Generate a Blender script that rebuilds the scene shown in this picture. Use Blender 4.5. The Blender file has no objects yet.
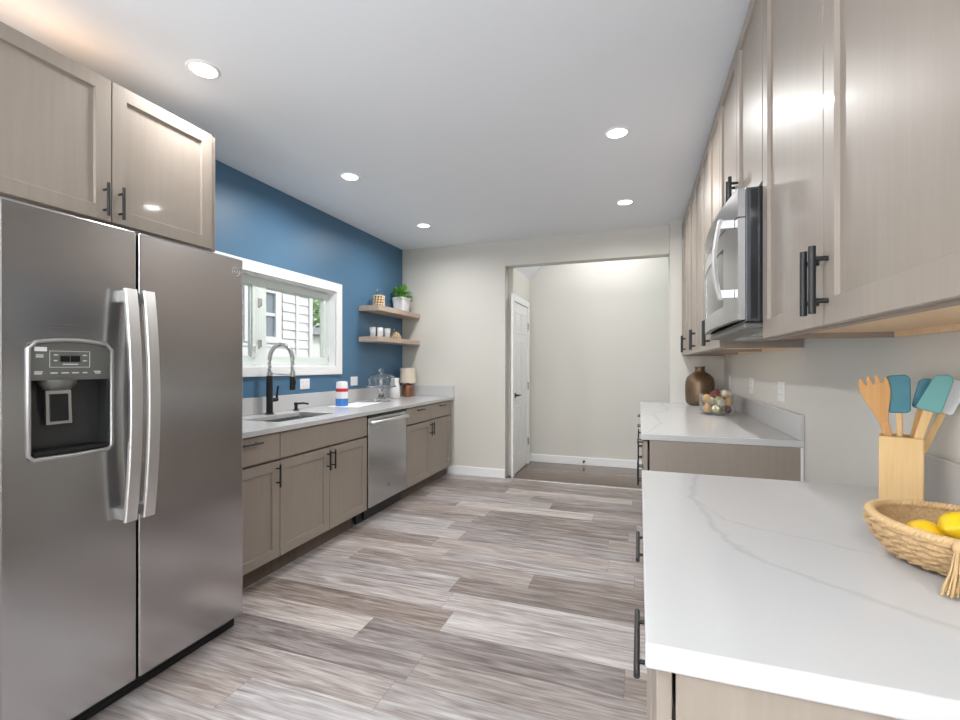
import bpy, bmesh, math, random
from mathutils import Vector, Matrix
random.seed(7)
PI = math.pi
scn = bpy.context.scene
COL = scn.collection

# ------------------------------------------------------------------ camera, sky, exposure
cam_d = bpy.data.cameras.new('camera')
cam_d.sensor_width = 36.0
cam_d.lens = 459.5 * 36.0 / 960.0
cam_d.shift_y = 4.92 / 960.0
cam_d.clip_start = 0.02
cam = bpy.data.objects.new('camera', cam_d)
cam.location = (0, 0, 1.2865)
cam.rotation_euler = (PI / 2, 0, 0.3339)
COL.objects.link(cam)
scn.camera = cam
scn.view_settings.view_transform = 'Standard'
scn.view_settings.look = 'None'
scn.view_settings.exposure = 0.27
scn.view_settings.gamma = 1.0
scn.view_settings.use_curve_mapping = False
scn.cycles.max_bounces = 10
scn.cycles.diffuse_bounces = 6
scn.cycles.glossy_bounces = 5
scn.cycles.transmission_bounces = 8
scn.cycles.transparent_max_bounces = 12
scn.cycles.caustics_reflective = False
scn.cycles.caustics_refractive = False
scn.cycles.sample_clamp_indirect = 6.0

SKY = 0.205          # strength of the sky
SUN = 1.1           # sun on the neighbouring house
LAMP = 14.0         # watts of a ceiling lamp
SPREAD = 165        # beam of a ceiling lamp, degrees
WARM = 0.45          # watts of the warm strip on the refrigerator cabinet
SIDE_FILL = 43.0        # watts of the side fill light added behind the camera
REAR_FILL = 150.0         # watts of the fill light added at the rear wall
UPLIGHT = 128.0       # watts of the added uplight behind the camera
LAMP_COL = (1.0, 0.99, 0.97)
world = bpy.data.worlds.new('sky')
scn.world = world
world.use_nodes = True
wn = world.node_tree
bg = wn.nodes['Background']
sky = wn.nodes.new('ShaderNodeTexSky')
sky.sky_type = 'NISHITA'
sky.sun_disc = False
sky.sun_elevation = math.radians(48)
sky.sun_rotation = math.radians(70)
sky.air_density = 1.0
sky.dust_density = 2.5
hs = wn.nodes.new('ShaderNodeHueSaturation')
hs.inputs['Saturation'].default_value = 0.55
wn.links.new(sky.outputs[0], hs.inputs['Color'])
wn.links.new(hs.outputs[0], bg.inputs['Color'])
bg.inputs['Strength'].default_value = SKY

def sun_light():
    d = bpy.data.lights.new('sun', 'SUN')
    d.energy = SUN
    d.angle = 0.02
    d.color = (1, .97, .92)
    o = bpy.data.objects.new('sun', d)
    COL.objects.link(o)
    o.location = (10, 6, 14)
    o.rotation_euler = Vector((-0.62, -0.16, -0.76)).to_track_quat('-Z', 'Y').to_euler()
sun_light()

def fill_uplight():
    """added fill light, unseen behind the camera and turned up at the ceiling"""
    d = bpy.data.lights.new('fill_uplight', 'AREA')
    d.shape = 'RECTANGLE'; d.size = 2.2; d.size_y = 1.0; d.spread = math.radians(125)
    d.energy = UPLIGHT
    d.color = (.93, .97, 1.0)
    o = bpy.data.objects.new('fill_uplight', d)
    COL.objects.link(o)
    o.location = (-.95, -3.0, .72)
    o.rotation_euler = Vector((0, .32, .95)).to_track_quat('-Z', 'Y').to_euler()
fill_uplight()

def rear_fill():
    """added fill light facing into the room from the unseen rear doors"""
    d = bpy.data.lights.new('rear_fill', 'AREA')
    d.shape = 'RECTANGLE'; d.size = 2.5; d.size_y = 2.1
    d.energy = REAR_FILL
    d.color = (.95, .98, 1.0)
    o = bpy.data.objects.new('rear_fill', d)
    COL.objects.link(o)
    o.location = (-.97, -8.86, 1.15)
    o.rotation_euler = Vector((0, 1, 0)).to_track_quat('-Z', 'Z').to_euler()
rear_fill()

def side_fill():
    """fill light added at the unseen side window to brighten the right wall"""
    d = bpy.data.lights.new('side_fill', 'AREA')
    d.shape = 'RECTANGLE'; d.size = 1.8; d.size_y = 1.3
    d.energy = SIDE_FILL
    d.color = (.95, .98, 1.0)
    o = bpy.data.objects.new('side_fill', d)
    COL.objects.link(o)
    o.location = (-2.70, -1.15, 1.30)
    o.rotation_euler = Vector((1, .25, 0)).to_track_quat('-Z', 'Z').to_euler()
side_fill()

# ------------------------------------------------------------------ materials
def new_mat(name):
    m = bpy.data.materials.new(name)
    m.use_nodes = True
    return m, m.node_tree, m.node_tree.nodes['Principled BSDF']

def setp(b, **k):
    for n, v in k.items():
        n = n.replace('_', ' ')
        if n in b.inputs:
            b.inputs[n].default_value = v

def plain(name, col, rough=0.5, metal=0.0, bump=0.0, bscale=200.0, var=0.0, **k):
    m, nt, b = new_mat(name)
    setp(b, Base_Color=(*col, 1), Roughness=rough, Metallic=metal, **k)
    N, L = nt.nodes, nt.links
    tc = N.new('ShaderNodeTexCoord')
    nz = N.new('ShaderNodeTexNoise')
    nz.inputs['Scale'].default_value = bscale
    nz.inputs['Detail'].default_value = 3
    L.new(tc.outputs['Object'], nz.inputs['Vector'])
    if bump:
        bp = N.new('ShaderNodeBump')
        bp.inputs['Strength'].default_value = bump
        bp.inputs['Distance'].default_value = 0.002
        L.new(nz.outputs['Fac'], bp.inputs['Height'])
        L.new(bp.outputs[0], b.inputs['Normal'])
    if var:
        mx = N.new('ShaderNodeMix')
        mx.data_type = 'RGBA'
        mx.inputs[6].default_value = (*[c * (1 - var) for c in col], 1)
        mx.inputs[7].default_value = (*[min(1, c * (1 + var)) for c in col], 1)
        L.new(nz.outputs['Fac'], mx.inputs[0])
        L.new(mx.outputs[2], b.inputs['Base Color'])
    return m

def wood(name, c0, c1, rough=0.35, stretch=(26, 26, 1.3), coat=0.0, contrast=1.0):
    """fine straight grain, stretched along one axis of the object"""
    m, nt, b = new_mat(name)
    N, L = nt.nodes, nt.links
    tc = N.new('ShaderNodeTexCoord')
    mp = N.new('ShaderNodeMapping')
    mp.inputs['Scale'].default_value = stretch
    L.new(tc.outputs['Object'], mp.inputs['Vector'])
    nz = N.new('ShaderNodeTexNoise')
    nz.inputs['Scale'].default_value = 2.2
    nz.inputs['Detail'].default_value = 7
    nz.inputs['Roughness'].default_value = 0.62
    nz.inputs['Distortion'].default_value = 0.3
    L.new(mp.outputs[0], nz.inputs['Vector'])
    big = N.new('ShaderNodeTexNoise')
    big.inputs['Scale'].default_value = 3.0
    big.inputs['Detail'].default_value = 2
    L.new(tc.outputs['Object'], big.inputs['Vector'])
    ad = N.new('ShaderNodeMath')
    ad.operation = 'MULTIPLY_ADD'
    ad.inputs[1].default_value = 0.45
    L.new(big.outputs['Fac'], ad.inputs[0])
    ml = N.new('ShaderNodeMath')
    ml.operation = 'MULTIPLY'
    ml.inputs[1].default_value = 0.6
    L.new(nz.outputs['Fac'], ml.inputs[0])
    L.new(ml.outputs[0], ad.inputs[2])
    cr = N.new('ShaderNodeValToRGB')
    w = 0.2 / contrast
    cr.color_ramp.elements[0].position = max(0, 0.52 - w)
    cr.color_ramp.elements[1].position = min(1, 0.52 + w)
    cr.color_ramp.elements[0].color = (*c0, 1)
    cr.color_ramp.elements[1].color = (*c1, 1)
    L.new(ad.outputs[0], cr.inputs[0])
    L.new(cr.outputs[0], b.inputs['Base Color'])
    setp(b, Roughness=rough, Coat_Weight=coat, Coat_Roughness=0.07, Specular_IOR_Level=0.2)
    bp = N.new('ShaderNodeBump')
    bp.inputs['Strength'].default_value = 0.025
    bp.inputs['Distance'].default_value = 0.001
    L.new(nz.outputs['Fac'], bp.inputs['Height'])
    L.new(bp.outputs[0], b.inputs['Normal'])
    return m

def planks(name, w, l, ramp, rough, seam=0.5, grain=0.40):
    """vinyl planks whose long side runs along X"""
    m, nt, b = new_mat(name)
    N, L = nt.nodes, nt.links
    def math_(op, a, bb=None, c=None):
        n = N.new('ShaderNodeMath'); n.operation = op
        for i, v in enumerate((a, bb, c)):
            if v is None: continue
            if isinstance(v, (int, float)): n.inputs[i].default_value = v
            else: L.new(v, n.inputs[i])
        return n.outputs[0]
    tc = N.new('ShaderNodeTexCoord')
    sp = N.new('ShaderNodeSeparateXYZ')
    L.new(tc.outputs['Object'], sp.inputs[0])
    x, y = sp.outputs[0], sp.outputs[1]
    yr = math_('DIVIDE', y, w)
    row = math_('FLOOR', yr)
    wr = N.new('ShaderNodeTexWhiteNoise'); wr.noise_dimensions = '1D'
    L.new(row, wr.inputs['W'])
    xs = math_('ADD', math_('DIVIDE', x, l), math_('MULTIPLY', wr.outputs['Value'], 7.31))
    colm = math_('FLOOR', xs)
    cb = N.new('ShaderNodeCombineXYZ')
    L.new(colm, cb.inputs[0]); L.new(row, cb.inputs[1])
    wc = N.new('ShaderNodeTexWhiteNoise'); wc.noise_dimensions = '3D'
    L.new(cb.outputs[0], wc.inputs['Vector'])
    # grain, shifted plank by plank
    mp = N.new('ShaderNodeCombineXYZ')
    L.new(math_('MULTIPLY', x, 3.2), mp.inputs[0])
    L.new(math_('MULTIPLY', y, 75.0), mp.inputs[1])
    L.new(math_('MULTIPLY', wc.outputs['Value'], 37.0), mp.inputs[2])
    nz = N.new('ShaderNodeTexNoise')
    nz.inputs['Scale'].default_value = 1.4
    nz.inputs['Detail'].default_value = 8
    nz.inputs['Roughness'].default_value = 0.65
    nz.inputs['Distortion'].default_value = 0.5
    L.new(mp.outputs[0], nz.inputs['Vector'])
    mp2 = N.new('ShaderNodeCombineXYZ')
    L.new(math_('MULTIPLY', x, 1.3), mp2.inputs[0])
    L.new(math_('MULTIPLY', y, 13.0), mp2.inputs[1])
    L.new(math_('MULTIPLY', wc.outputs['Value'], 91.0), mp2.inputs[2])
    n2 = N.new('ShaderNodeTexNoise')
    n2.inputs['Scale'].default_value = 2.0
    n2.inputs['Detail'].default_value = 5
    n2.inputs['Distortion'].default_value = 1.2
    L.new(mp2.outputs[0], n2.inputs['Vector'])
    g = math_('MULTIPLY', math_('SUBTRACT', nz.outputs['Fac'], 0.5), grain * 3.0)
    g2 = math_('MULTIPLY', math_('SUBTRACT', n2.outputs['Fac'], 0.5), grain * 3.2)
    tone = math_('ADD', math_('ADD', math_('MULTIPLY', wc.outputs['Value'], 0.50), 0.25), math_('ADD', g, g2))
    cr = N.new('ShaderNodeValToRGB')
    els = cr.color_ramp.elements
    while len(els) < len(ramp): els.new(0.5)
    for e, (p, c) in zip(els, ramp):
        e.position = p; e.color = (*c, 1)
    L.new(tone, cr.inputs[0])
    # warm / cool shift by plank
    hue = N.new('ShaderNodeMix'); hue.data_type = 'RGBA'; hue.blend_type = 'MULTIPLY'
    hue.inputs[0].default_value = 1.0
    sc = N.new('ShaderNodeSeparateColor')
    L.new(wc.outputs['Color'], sc.inputs[0])
    tr = N.new('ShaderNodeValToRGB')
    tr.color_ramp.elements[0].color = (1.035, 0.995, 0.95, 1)
    tr.color_ramp.elements[1].color = (0.97, 1.0, 1.03, 1)
    L.new(sc.outputs[1], tr.inputs[0])
    L.new(cr.outputs[0], hue.inputs[6]); L.new(tr.outputs[0], hue.inputs[7])
    # seams
    fy = math_('ABSOLUTE', math_('SUBTRACT', math_('FRACT', yr), 0.5))
    fx = math_('ABSOLUTE', math_('SUBTRACT', math_('FRACT', xs), 0.5))
    sy = math_('GREATER_THAN', fy, 0.5 - 0.0012 / w)
    sx = math_('GREATER_THAN', fx, 0.5 - 0.0012 / l)
    sm = math_('MULTIPLY', math_('MAXIMUM', sx, sy), seam)
    dk = N.new('ShaderNodeMix'); dk.data_type = 'RGBA'
    L.new(sm, dk.inputs[0]); L.new(hue.outputs[2], dk.inputs[6])
    dk.inputs[7].default_value = (0.05, 0.04, 0.035, 1)
    L.new(dk.outputs[2], b.inputs['Base Color'])
    b.inputs['Roughness'].default_value = rough
    bp = N.new('ShaderNodeBump')
    bp.inputs['Strength'].default_value = 0.10
    bp.inputs['Distance'].default_value = 0.002
    L.new(nz.outputs['Fac'], bp.inputs['Height'])
    L.new(bp.outputs[0], b.inputs['Normal'])
    return m

def quartz(name, veins):
    """white stone; each vein is (points, wobble, width, strength), thin and wandering"""
    m, nt, b = new_mat(name)
    N, L = nt.nodes, nt.links
    def math_(op, a, bb=None):
        n = N.new('ShaderNodeMath'); n.operation = op
        for i, v in enumerate((a, bb)):
            if v is None: continue
            if isinstance(v, (int, float)): n.inputs[i].default_value = v
            else: L.new(v, n.inputs[i])
        return n.outputs[0]
    tc = N.new('ShaderNodeTexCoord')
    geo = N.new('ShaderNodeNewGeometry')
    sp = N.new('ShaderNodeSeparateXYZ')
    L.new(geo.outputs['Position'], sp.inputs[0])
    nz = N.new('ShaderNodeTexNoise')
    nz.inputs['Scale'].default_value = 3.0
    nz.inputs['Detail'].default_value = 6
    nz.inputs['Roughness'].default_value = 0.6
    L.new(geo.outputs['Position'], nz.inputs['Vector'])
    fine = N.new('ShaderNodeTexNoise')
    fine.inputs['Scale'].default_value = 14.0
    fine.inputs['Detail'].default_value = 4
    L.new(geo.outputs['Position'], fine.inputs['Vector'])
    def vmath(op, a, bb=None, sc=None):
        n = N.new('ShaderNodeVectorMath'); n.operation = op
        for i, v in enumerate((a, bb)):
            if v is None: continue
            if isinstance(v, tuple): n.inputs[i].default_value = v
            else: L.new(v, n.inputs[i])
        if sc is not None: L.new(sc, n.inputs['Scale'])
        return n
    flat = vmath('MULTIPLY', geo.outputs['Position'], (1, 1, 0)).outputs[0]
    wv = vmath('SUBTRACT', nz.outputs['Color'], (.5, .5, .5)).outputs[0]
    wv = vmath('MULTIPLY', wv, (1, 1, 0)).outputs[0]
    tot = None
    for (pts, wob, wid, strg) in veins:
        wn_ = vmath('MULTIPLY', wv, (wob, wob, 0)).outputs[0]
        p = vmath('ADD', flat, wn_).outputs[0]
        p = vmath('ADD', p, vmath('MULTIPLY', vmath('SUBTRACT', fine.outputs['Color'], (.5, .5, .5)).outputs[0], (.045, .045, 0)).outputs[0]).outputs[0]
        dmin = None
        for a, c in zip(pts, pts[1:]):
            ab = (c[0] - a[0], c[1] - a[1], 0.0)
            l2 = ab[0] ** 2 + ab[1] ** 2
            pa = vmath('SUBTRACT', p, (a[0], a[1], 0.0)).outputs[0]
            t = math_('DIVIDE', vmath('DOT_PRODUCT', pa, ab).outputs['Value'], l2)
            t = math_('MINIMUM', math_('MAXIMUM', t, 0.0), 1.0)
            q = vmath('SCALE', ab, None, t).outputs[0]
            d = vmath('LENGTH', vmath('SUBTRACT', pa, q).outputs[0]).outputs['Value']
            dmin = d if dmin is None else math_('MINIMUM', dmin, d)
        v = math_('MULTIPLY', math_('MAXIMUM', math_('SUBTRACT', 1.0, math_('DIVIDE', dmin, wid)), 0.0), strg)
        v = math_('MULTIPLY', v, math_('ADD', fine.outputs['Fac'], 0.35))
        tot = v if tot is None else math_('MAXIMUM', tot, v)
    mx = N.new('ShaderNodeMix'); mx.data_type = 'RGBA'
    mx.inputs[6].default_value = (0.555, 0.555, 0.56, 1)
    mx.inputs[7].default_value = (0.36, 0.36, 0.36, 1)
    mx.clamp_factor = True
    L.new(tot, mx.inputs[0])
    L.new(mx.outputs[2], b.inputs['Base Color'])
    setp(b, Roughness=0.16)
    return m

def steel(name, col, rough=0.3, axis=(1.5, 1.5, 260.0)):
    """brushed stainless: fine lines in bump and roughness"""
    m, nt, b = new_mat(name)
    N, L = nt.nodes, nt.links
    tc = N.new('ShaderNodeTexCoord')
    mp = N.new('ShaderNodeMapping')
    mp.inputs['Scale'].default_value = axis
    L.new(tc.outputs['Object'], mp.inputs['Vector'])
    nz = N.new('ShaderNodeTexNoise')
    nz.inputs['Scale'].default_value = 2.0
    nz.inputs['Detail'].default_value = 3
    L.new(mp.outputs[0], nz.inputs['Vector'])
    mr = N.new('ShaderNodeMapRange')
    mr.inputs[3].default_value = rough * 0.85
    mr.inputs[4].default_value = rough * 1.2
    L.new(nz.outputs['Fac'], mr.inputs[0])
    L.new(mr.outputs[0], b.inputs['Roughness'])
    bp = N.new('ShaderNodeBump')
    bp.inputs['Strength'].default_value = 0.12
    bp.inputs['Distance'].default_value = 0.0006
    L.new(nz.outputs['Fac'], bp.inputs['Height'])
    L.new(bp.outputs[0], b.inputs['Normal'])
    setp(b, Base_Color=(*col, 1), Metallic=1.0)
    return m

def pane_mat(name, tint=(1, 1, 1), base=.03):
    m = bpy.data.materials.new(name); m.use_nodes = True
    nt = m.node_tree; N, L = nt.nodes, nt.links
    N.remove(N['Principled BSDF'])
    out = N['Material Output']
    tr = N.new('ShaderNodeBsdfTransparent'); tr.inputs[0].default_value = (*tint, 1)
    gl = N.new('ShaderNodeBsdfGlossy'); gl.inputs['Roughness'].default_value = 0.02
    lw = N.new('ShaderNodeLayerWeight'); lw.inputs[0].default_value = 0.5
    pw = N.new('ShaderNodeMath'); pw.operation = 'POWER'; pw.inputs[1].default_value = 4.0
    L.new(lw.outputs['Facing'], pw.inputs[0])
    fr = N.new('ShaderNodeMath'); fr.operation = 'MULTIPLY_ADD'; fr.inputs[1].default_value = 0.9; fr.inputs[2].default_value = base
    L.new(pw.outputs[0], fr.inputs[0])
    mx = N.new('ShaderNodeMixShader')
    L.new(fr.outputs[0], mx.inputs[0]); L.new(tr.outputs[0], mx.inputs[1]); L.new(gl.outputs[0], mx.inputs[2])
    L.new(mx.outputs[0], out.inputs[0])
    return m

def emit(name, col, s):
    m, nt, b = new_mat(name)
    setp(b, Base_Color=(*col, 1), Emission_Color=(*col, 1), Emission_Strength=s)
    return m

M = {}
M['ceiling'] = plain('ceiling paint', (.83, .865, .915), .8, bump=.05)
M['cream'] = plain('cream wall paint', (.64, .625, .58), .7, bump=.06)
M['blue'] = plain('blue wall paint', (.068, .165, .278), .45, bump=.06)
M['white'] = plain('white trim paint', (.84, .85, .86), .35)
M['doorwhite'] = plain('white door paint', (.80, .81, .80), .4)
M['vinyl'] = plain('pale sash vinyl', (.70, .76, .73), .35)
M['cab'] = wood('stained maple', (.285, .243, .207), (.35, .303, .262), .42, coat=.12, contrast=.7)
M['cabbox'] = wood('stained maple box', (.275, .234, .199), (.335, .29, .25), .5, contrast=.7)
M['birch'] = wood('raw birch ply', (.70, .49, .30), (.86, .65, .44), .5)
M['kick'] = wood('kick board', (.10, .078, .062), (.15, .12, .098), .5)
M['shelf'] = wood('shelf oak', (.38, .29, .23), (.60, .49, .40), .45, stretch=(40, 1.6, 40))
M['floor'] = planks('grey brown plank floor', .185, 1.22,
                    [(0.0, (.115, .09, .082)), (.28, (.215, .18, .167)), (.55, (.335, .296, .283)), (.8, (.45, .418, .413)), (1.0, (.56, .535, .535))], .36)
M['hallfloor'] = planks('brown plank floor', .12, 1.2,
                        [(0.0, (.05, .033, .023)), (.5, (.13, .09, .066)), (1.0, (.22, .165, .13))], .16)
M['quartz'] = quartz('veined quartz', [
    ([(.19, 1.75), (.145, 1.42), (.165, 1.14), (.22, 1.0), (.31, .92), (.45, .82), (.62, .74)], .05, .014, .40),
    ([(.145, 1.42), (.19, 1.24), (.33, 1.16), (.45, 1.11), (.72, 1.06)], .04, .006, .32),
    ([(.05, 2.7), (.13, 3.2), (.10, 3.7), (.24, 4.2), (.20, 4.9)], .12, .012, .5),
    ([(.10, 3.7), (.35, 3.3), (.60, 3.2)], .08, .006, .4),
    ([(-2.7, 2.1), (-2.4, 3.3), (-2.5, 4.2), (-2.2, 4.9)], .12, .008, .35)])
M['steel'] = steel('brushed stainless', (.495, .492, .50), .21)
M['satin'] = plain('satin steel', (.74, .74, .745), .36, 1.0)
M['sidesteel'] = plain('dark case steel', (.10, .105, .12), .22, .9)
M['steelbright'] = steel('bright stainless', (.80, .80, .80), .26, (200, 2, 2))
M['steeldark'] = steel('sink stainless', (.50, .52, .53), .32, (2, 120, 2))
M['chrome'] = plain('chrome', (.86, .86, .87), .09, 1.0)
M['nickel'] = plain('nickel', (.66, .66, .66), .25, 1.0)
M['black'] = plain('black metal', (.022, .023, .026), .38, .3)
M['rubber'] = plain('black plastic', (.012, .012, .014), .45)
M['darkgloss'] = plain('black glass', (.010, .011, .013), .06)
M['grey'] = plain('grey plastic', (.13, .13, .125), .4)
M['panelgrey'] = plain('control panel grey', (.17, .175, .165), .35, .4)
M['cavity'] = plain('dispenser recess', (.035, .036, .038), .22)
M['mark'] = plain('pale print', (.75, .76, .76), .5)
M['sticker'] = plain('white sticker', (.85, .85, .86), .5)
M['plate'] = plain('switch plate', (.82, .82, .83), .35)
M['slot'] = plain('slot dark', (.16, .16, .165), .5)
M['pane'] = pane_mat('window pane')
M['thinglass'] = pane_mat('thin clear glass', (.97, .98, .98), .10)
M['tumbler'] = plain('pale tumbler glass', (.86, .88, .90), .12, Alpha=.42)
M['brushtrim'] = plain('brushed trim', (.52, .52, .525), .42, 1.0)
M['glass'] = plain('clear glass', (1, 1, 1), .0, IOR=1.45, Transmission_Weight=1.0)
M['ceramic'] = plain('white ceramic', (.82, .82, .83), .18)
M['bronze'] = plain('brushed bronze', (.19, .13, .085), .42, .8, var=.25, bscale=30)
M['copper'] = plain('brown copper', (.36, .17, .10), .28, .8)
M['linen'] = plain('beige shade', (.72, .64, .53), .85, bump=.3, bscale=900)
M['red'] = plain('red glaze', (.62, .035, .06), .2)
M['bluegl'] = plain('blue glaze', (.06, .22, .62), .2)
M['paper'] = plain('white paper', (.84, .85, .87), .7)
M['print'] = plain('grey print', (.45, .46, .46), .7)
M['wicker'] = plain('pale wicker', (.70, .52, .33), .7, bump=.5, bscale=300, var=.2)
M['hole'] = plain('dark gap', (.05, .035, .025), .8)  # shade behind the wicker, put into the colour
M['pot'] = plain('white pot', (.80, .79, .82), .4)
M['leaf'] = plain('green leaf', (.20, .47, .08), .45, var=.35, bscale=40)
M['soil'] = plain('soil', (.04, .025, .015), .9)
M['bamboo'] = wood('bamboo', (.64, .42, .19), (.76, .54, .29), .5, stretch=(50, 50, 2))
M['beech'] = wood('beech', (.50, .26, .095), (.64, .37, .16), .5, stretch=(50, 50, 2))
M['tealA'] = plain('blue silicone', (.045, .20, .27), .5)
M['tealB'] = plain('teal silicone', (.13, .36, .36), .5)
M['whitesil'] = plain('white silicone', (.78, .80, .86), .5)
M['straw'] = plain('seagrass', (.47, .315, .165), .8, bump=.8, bscale=220, var=.42)
M['jute'] = plain('jute', (.60, .41, .21), .8, bump=.5, bscale=400, var=.15)
M['lemon'] = plain('lemon skin', (.90, .60, .012), .4, bump=.2, bscale=160)
M['oatmeal'] = plain('orange dried fruit', (.80, .47, .16), .7, var=.2, bscale=40)
M['olive'] = plain('yellow green dried fruit', (.62, .58, .24), .7, var=.25, bscale=40)
M['plum'] = plain('dark red dried petals', (.22, .06, .06), .7, var=.3, bscale=60)
M['petal'] = plain('cream petals', (.82, .74, .64), .7, var=.1, bscale=60)
M['siding'] = plain('white lap siding', (.80, .81, .83), .6)
M['roofing'] = plain('grey shingle', (.30, .31, .33), .8, var=.2, bscale=20)
M['farpane'] = plain('far window glass', (.22, .27, .32), .08)
M['lawn'] = plain('lawn', (.12, .20, .06), .9, var=.3, bscale=3)
M['treeleaf'] = plain('tree leaf', (.20, .38, .09), .6, var=.4, bscale=3)
M['bark'] = plain('bark', (.16, .11, .08), .9, var=.3, bscale=12)
M['lens'] = emit('lamp lens', (1, .98, .95), 6.0)

# ------------------------------------------------------------------ mesh helpers
def B(): return bmesh.new()

def box(bm, x0, x1, y0, y1, z0, z1):
    vs = [bm.verts.new((x, y, z)) for x in (x0, x1) for y in (y0, y1) for z in (z0, z1)]
    for f in ((0, 1, 3, 2), (4, 6, 7, 5), (0, 4, 5, 1), (2, 3, 7, 6), (0, 2, 6, 4), (1, 5, 7, 3)):
        bm.faces.new([vs[i] for i in f])
    return vs

def frame_of(d):
    d = d.normalized()
    a = Vector((0, 0, 1)) if abs(d.z) < .9 else Vector((1, 0, 0))
    u = d.cross(a).normalized()
    return u, d.cross(u).normalized()

def tube(bm, pts, r, seg=10, caps=True, closed=False):
    pts = [Vector(p) for p in pts]
    n = len(pts)
    rs = r if isinstance(r, (list, tuple)) else [r] * n
    rings = []
    u = None
    for i, p in enumerate(pts):
        if closed: d = pts[(i + 1) % n] - pts[i - 1]
        else: d = pts[min(i + 1, n - 1)] - pts[max(i - 1, 0)]
        d.normalize()
        if u is None: u, v = frame_of(d)
        else:
            u = (u - d * u.dot(d)).normalized(); v = d.cross(u)
        rings.append([bm.verts.new(p + (u * math.cos(2 * PI * k / seg) + v * math.sin(2 * PI * k / seg)) * rs[i]) for k in range(seg)])
    for i in range(n if closed else n - 1):
        a, b_ = rings[i], rings[(i + 1) % n]
        for k in range(seg):
            bm.faces.new((a[k], a[(k + 1) % seg], b_[(k + 1) % seg], b_[k]))
    if caps and not closed:
        bm.faces.new(rings[0][::-1]); bm.faces.new(rings[-1])

def cyl(bm, p0, p1, r, seg=16): tube(bm, [p0, p1], r, seg)

def lathe(bm, prof, c=(0, 0, 0), seg=32, cap0=True, cap1=True):
    rings = []
    for (r, z) in prof:
        r = max(r, 1e-4)
        rings.append([bm.verts.new((c[0] + r * math.cos(2 * PI * k / seg), c[1] + r * math.sin(2 * PI * k / seg), c[2] + z)) for k in range(seg)])
    for a, b_ in zip(rings, rings[1:]):
        for k in range(seg):
            bm.faces.new((a[k], a[(k + 1) % seg], b_[(k + 1) % seg], b_[k]))
    if cap0: bm.faces.new(rings[0][::-1])
    if cap1: bm.faces.new(rings[-1])

def prism(bm, poly, h0, h1, mp=lambda u, v, w: (u, v, w)):
    """polygon in (u, v) pulled from h0 to h1 along w"""
    a = [bm.verts.new(mp(u, v, h0)) for u, v in poly]
    b_ = [bm.verts.new(mp(u, v, h1)) for u, v in poly]
    n = len(poly)
    bm.faces.new(a[::-1]); bm.faces.new(b_)
    for i in range(n):
        bm.faces.new((a[i], a[(i + 1) % n], b_[(i + 1) % n], b_[i]))

def holed(bm, us, vs, w0, w1, mp):
    """slab u x v with the middle cell open; us and vs are four sorted values each"""
    def V(i, j, k):
        key = (i, j, k)
        if key not in cache: cache[key] = bm.verts.new(mp(us[i], vs[j], (w0, w1)[k]))
        return cache[key]
    cache = {}
    for i in range(3):
        for j in range(3):
            if i == 1 and j == 1: continue
            bm.faces.new((V(i, j, 1), V(i + 1, j, 1), V(i + 1, j + 1, 1), V(i, j + 1, 1)))
            bm.faces.new((V(i, j, 0), V(i, j + 1, 0), V(i + 1, j + 1, 0), V(i + 1, j, 0)))
    def side(p, q): bm.faces.new((V(*p, 0), V(*q, 0), V(*q, 1), V(*p, 1)))
    for i in range(3):
        side((i, 0), (i + 1, 0)); side((i + 1, 3), (i, 3)); side((0, i + 1), (0, i)); side((3, i), (3, i + 1))
    side((2, 1), (1, 1)); side((1, 2), (2, 2)); side((1, 1), (1, 2)); side((2, 2), (2, 1))

def rrect(x0, x1, z0, z1, r, n=5):
    pts = []
    for cx, cz, a0 in ((x1 - r, z1 - r, 0), (x0 + r, z1 - r, 90), (x0 + r, z0 + r, 180), (x1 - r, z0 + r, 270)):
        for k in range(n + 1):
            a = math.radians(a0 + 90 * k / n)
            pts.append((cx + r * math.cos(a), cz + r * math.sin(a)))
    return pts

def blob(bm, c, r, sub=2, sq=(1, 1, 1), jit=0.0):
    res = bmesh.ops.create_icosphere(bm, subdivisions=sub, radius=1.0)
    for v in res['verts']:
        k = 1 + random.uniform(-jit, jit)
        v.co = Vector((c[0] + v.co.x * r * sq[0] * k, c[1] + v.co.y * r * sq[1] * k, c[2] + v.co.z * r * sq[2] * k))

def obj(name, bm, mat, parent=None, smooth=False, bevel=0.0, bseg=2):
    bmesh.ops.recalc_face_normals(bm, faces=bm.faces)
    me = bpy.data.meshes.new(name)
    bm.to_mesh(me); bm.free()
    me.materials.append(M[mat] if isinstance(mat, str) else mat)
    o = bpy.data.objects.new(name, me)
    COL.objects.link(o)
    if parent is not None: o.parent = parent
    if smooth:
        me.shade_smooth()
        if smooth != 'all':
            me.set_sharp_from_angle(angle=math.radians(smooth if smooth is not True else 40))
    if bevel:
        md = o.modifiers.new('edge', 'BEVEL')
        md.width = bevel; md.segments = bseg; md.limit_method = 'ANGLE'; md.angle_limit = math.radians(50)
    return o

def thing(name, label, cat, loc=(0, 0, 0), rz=0.0, group=None, kind=None):
    o = bpy.data.objects.new(name, None)
    o.empty_display_size = .05
    COL.objects.link(o)
    o.location = loc; o.rotation_euler = (0, 0, rz)
    o['label'] = label; o['category'] = cat
    if group: o['group'] = group
    if kind: o['kind'] = kind
    return o

def tag(o, label, cat, group=None, kind=None):
    o['label'] = label; o['category'] = cat
    if group: o['group'] = group
    if kind: o['kind'] = kind
    return o

def struct(name, bm, mat, label=None, parent=None, **k):
    o = obj(name, bm, mat, parent, **k)
    if parent is None:
        o['kind'] = 'structure'
        if label: o['label'] = label
    return o

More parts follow.
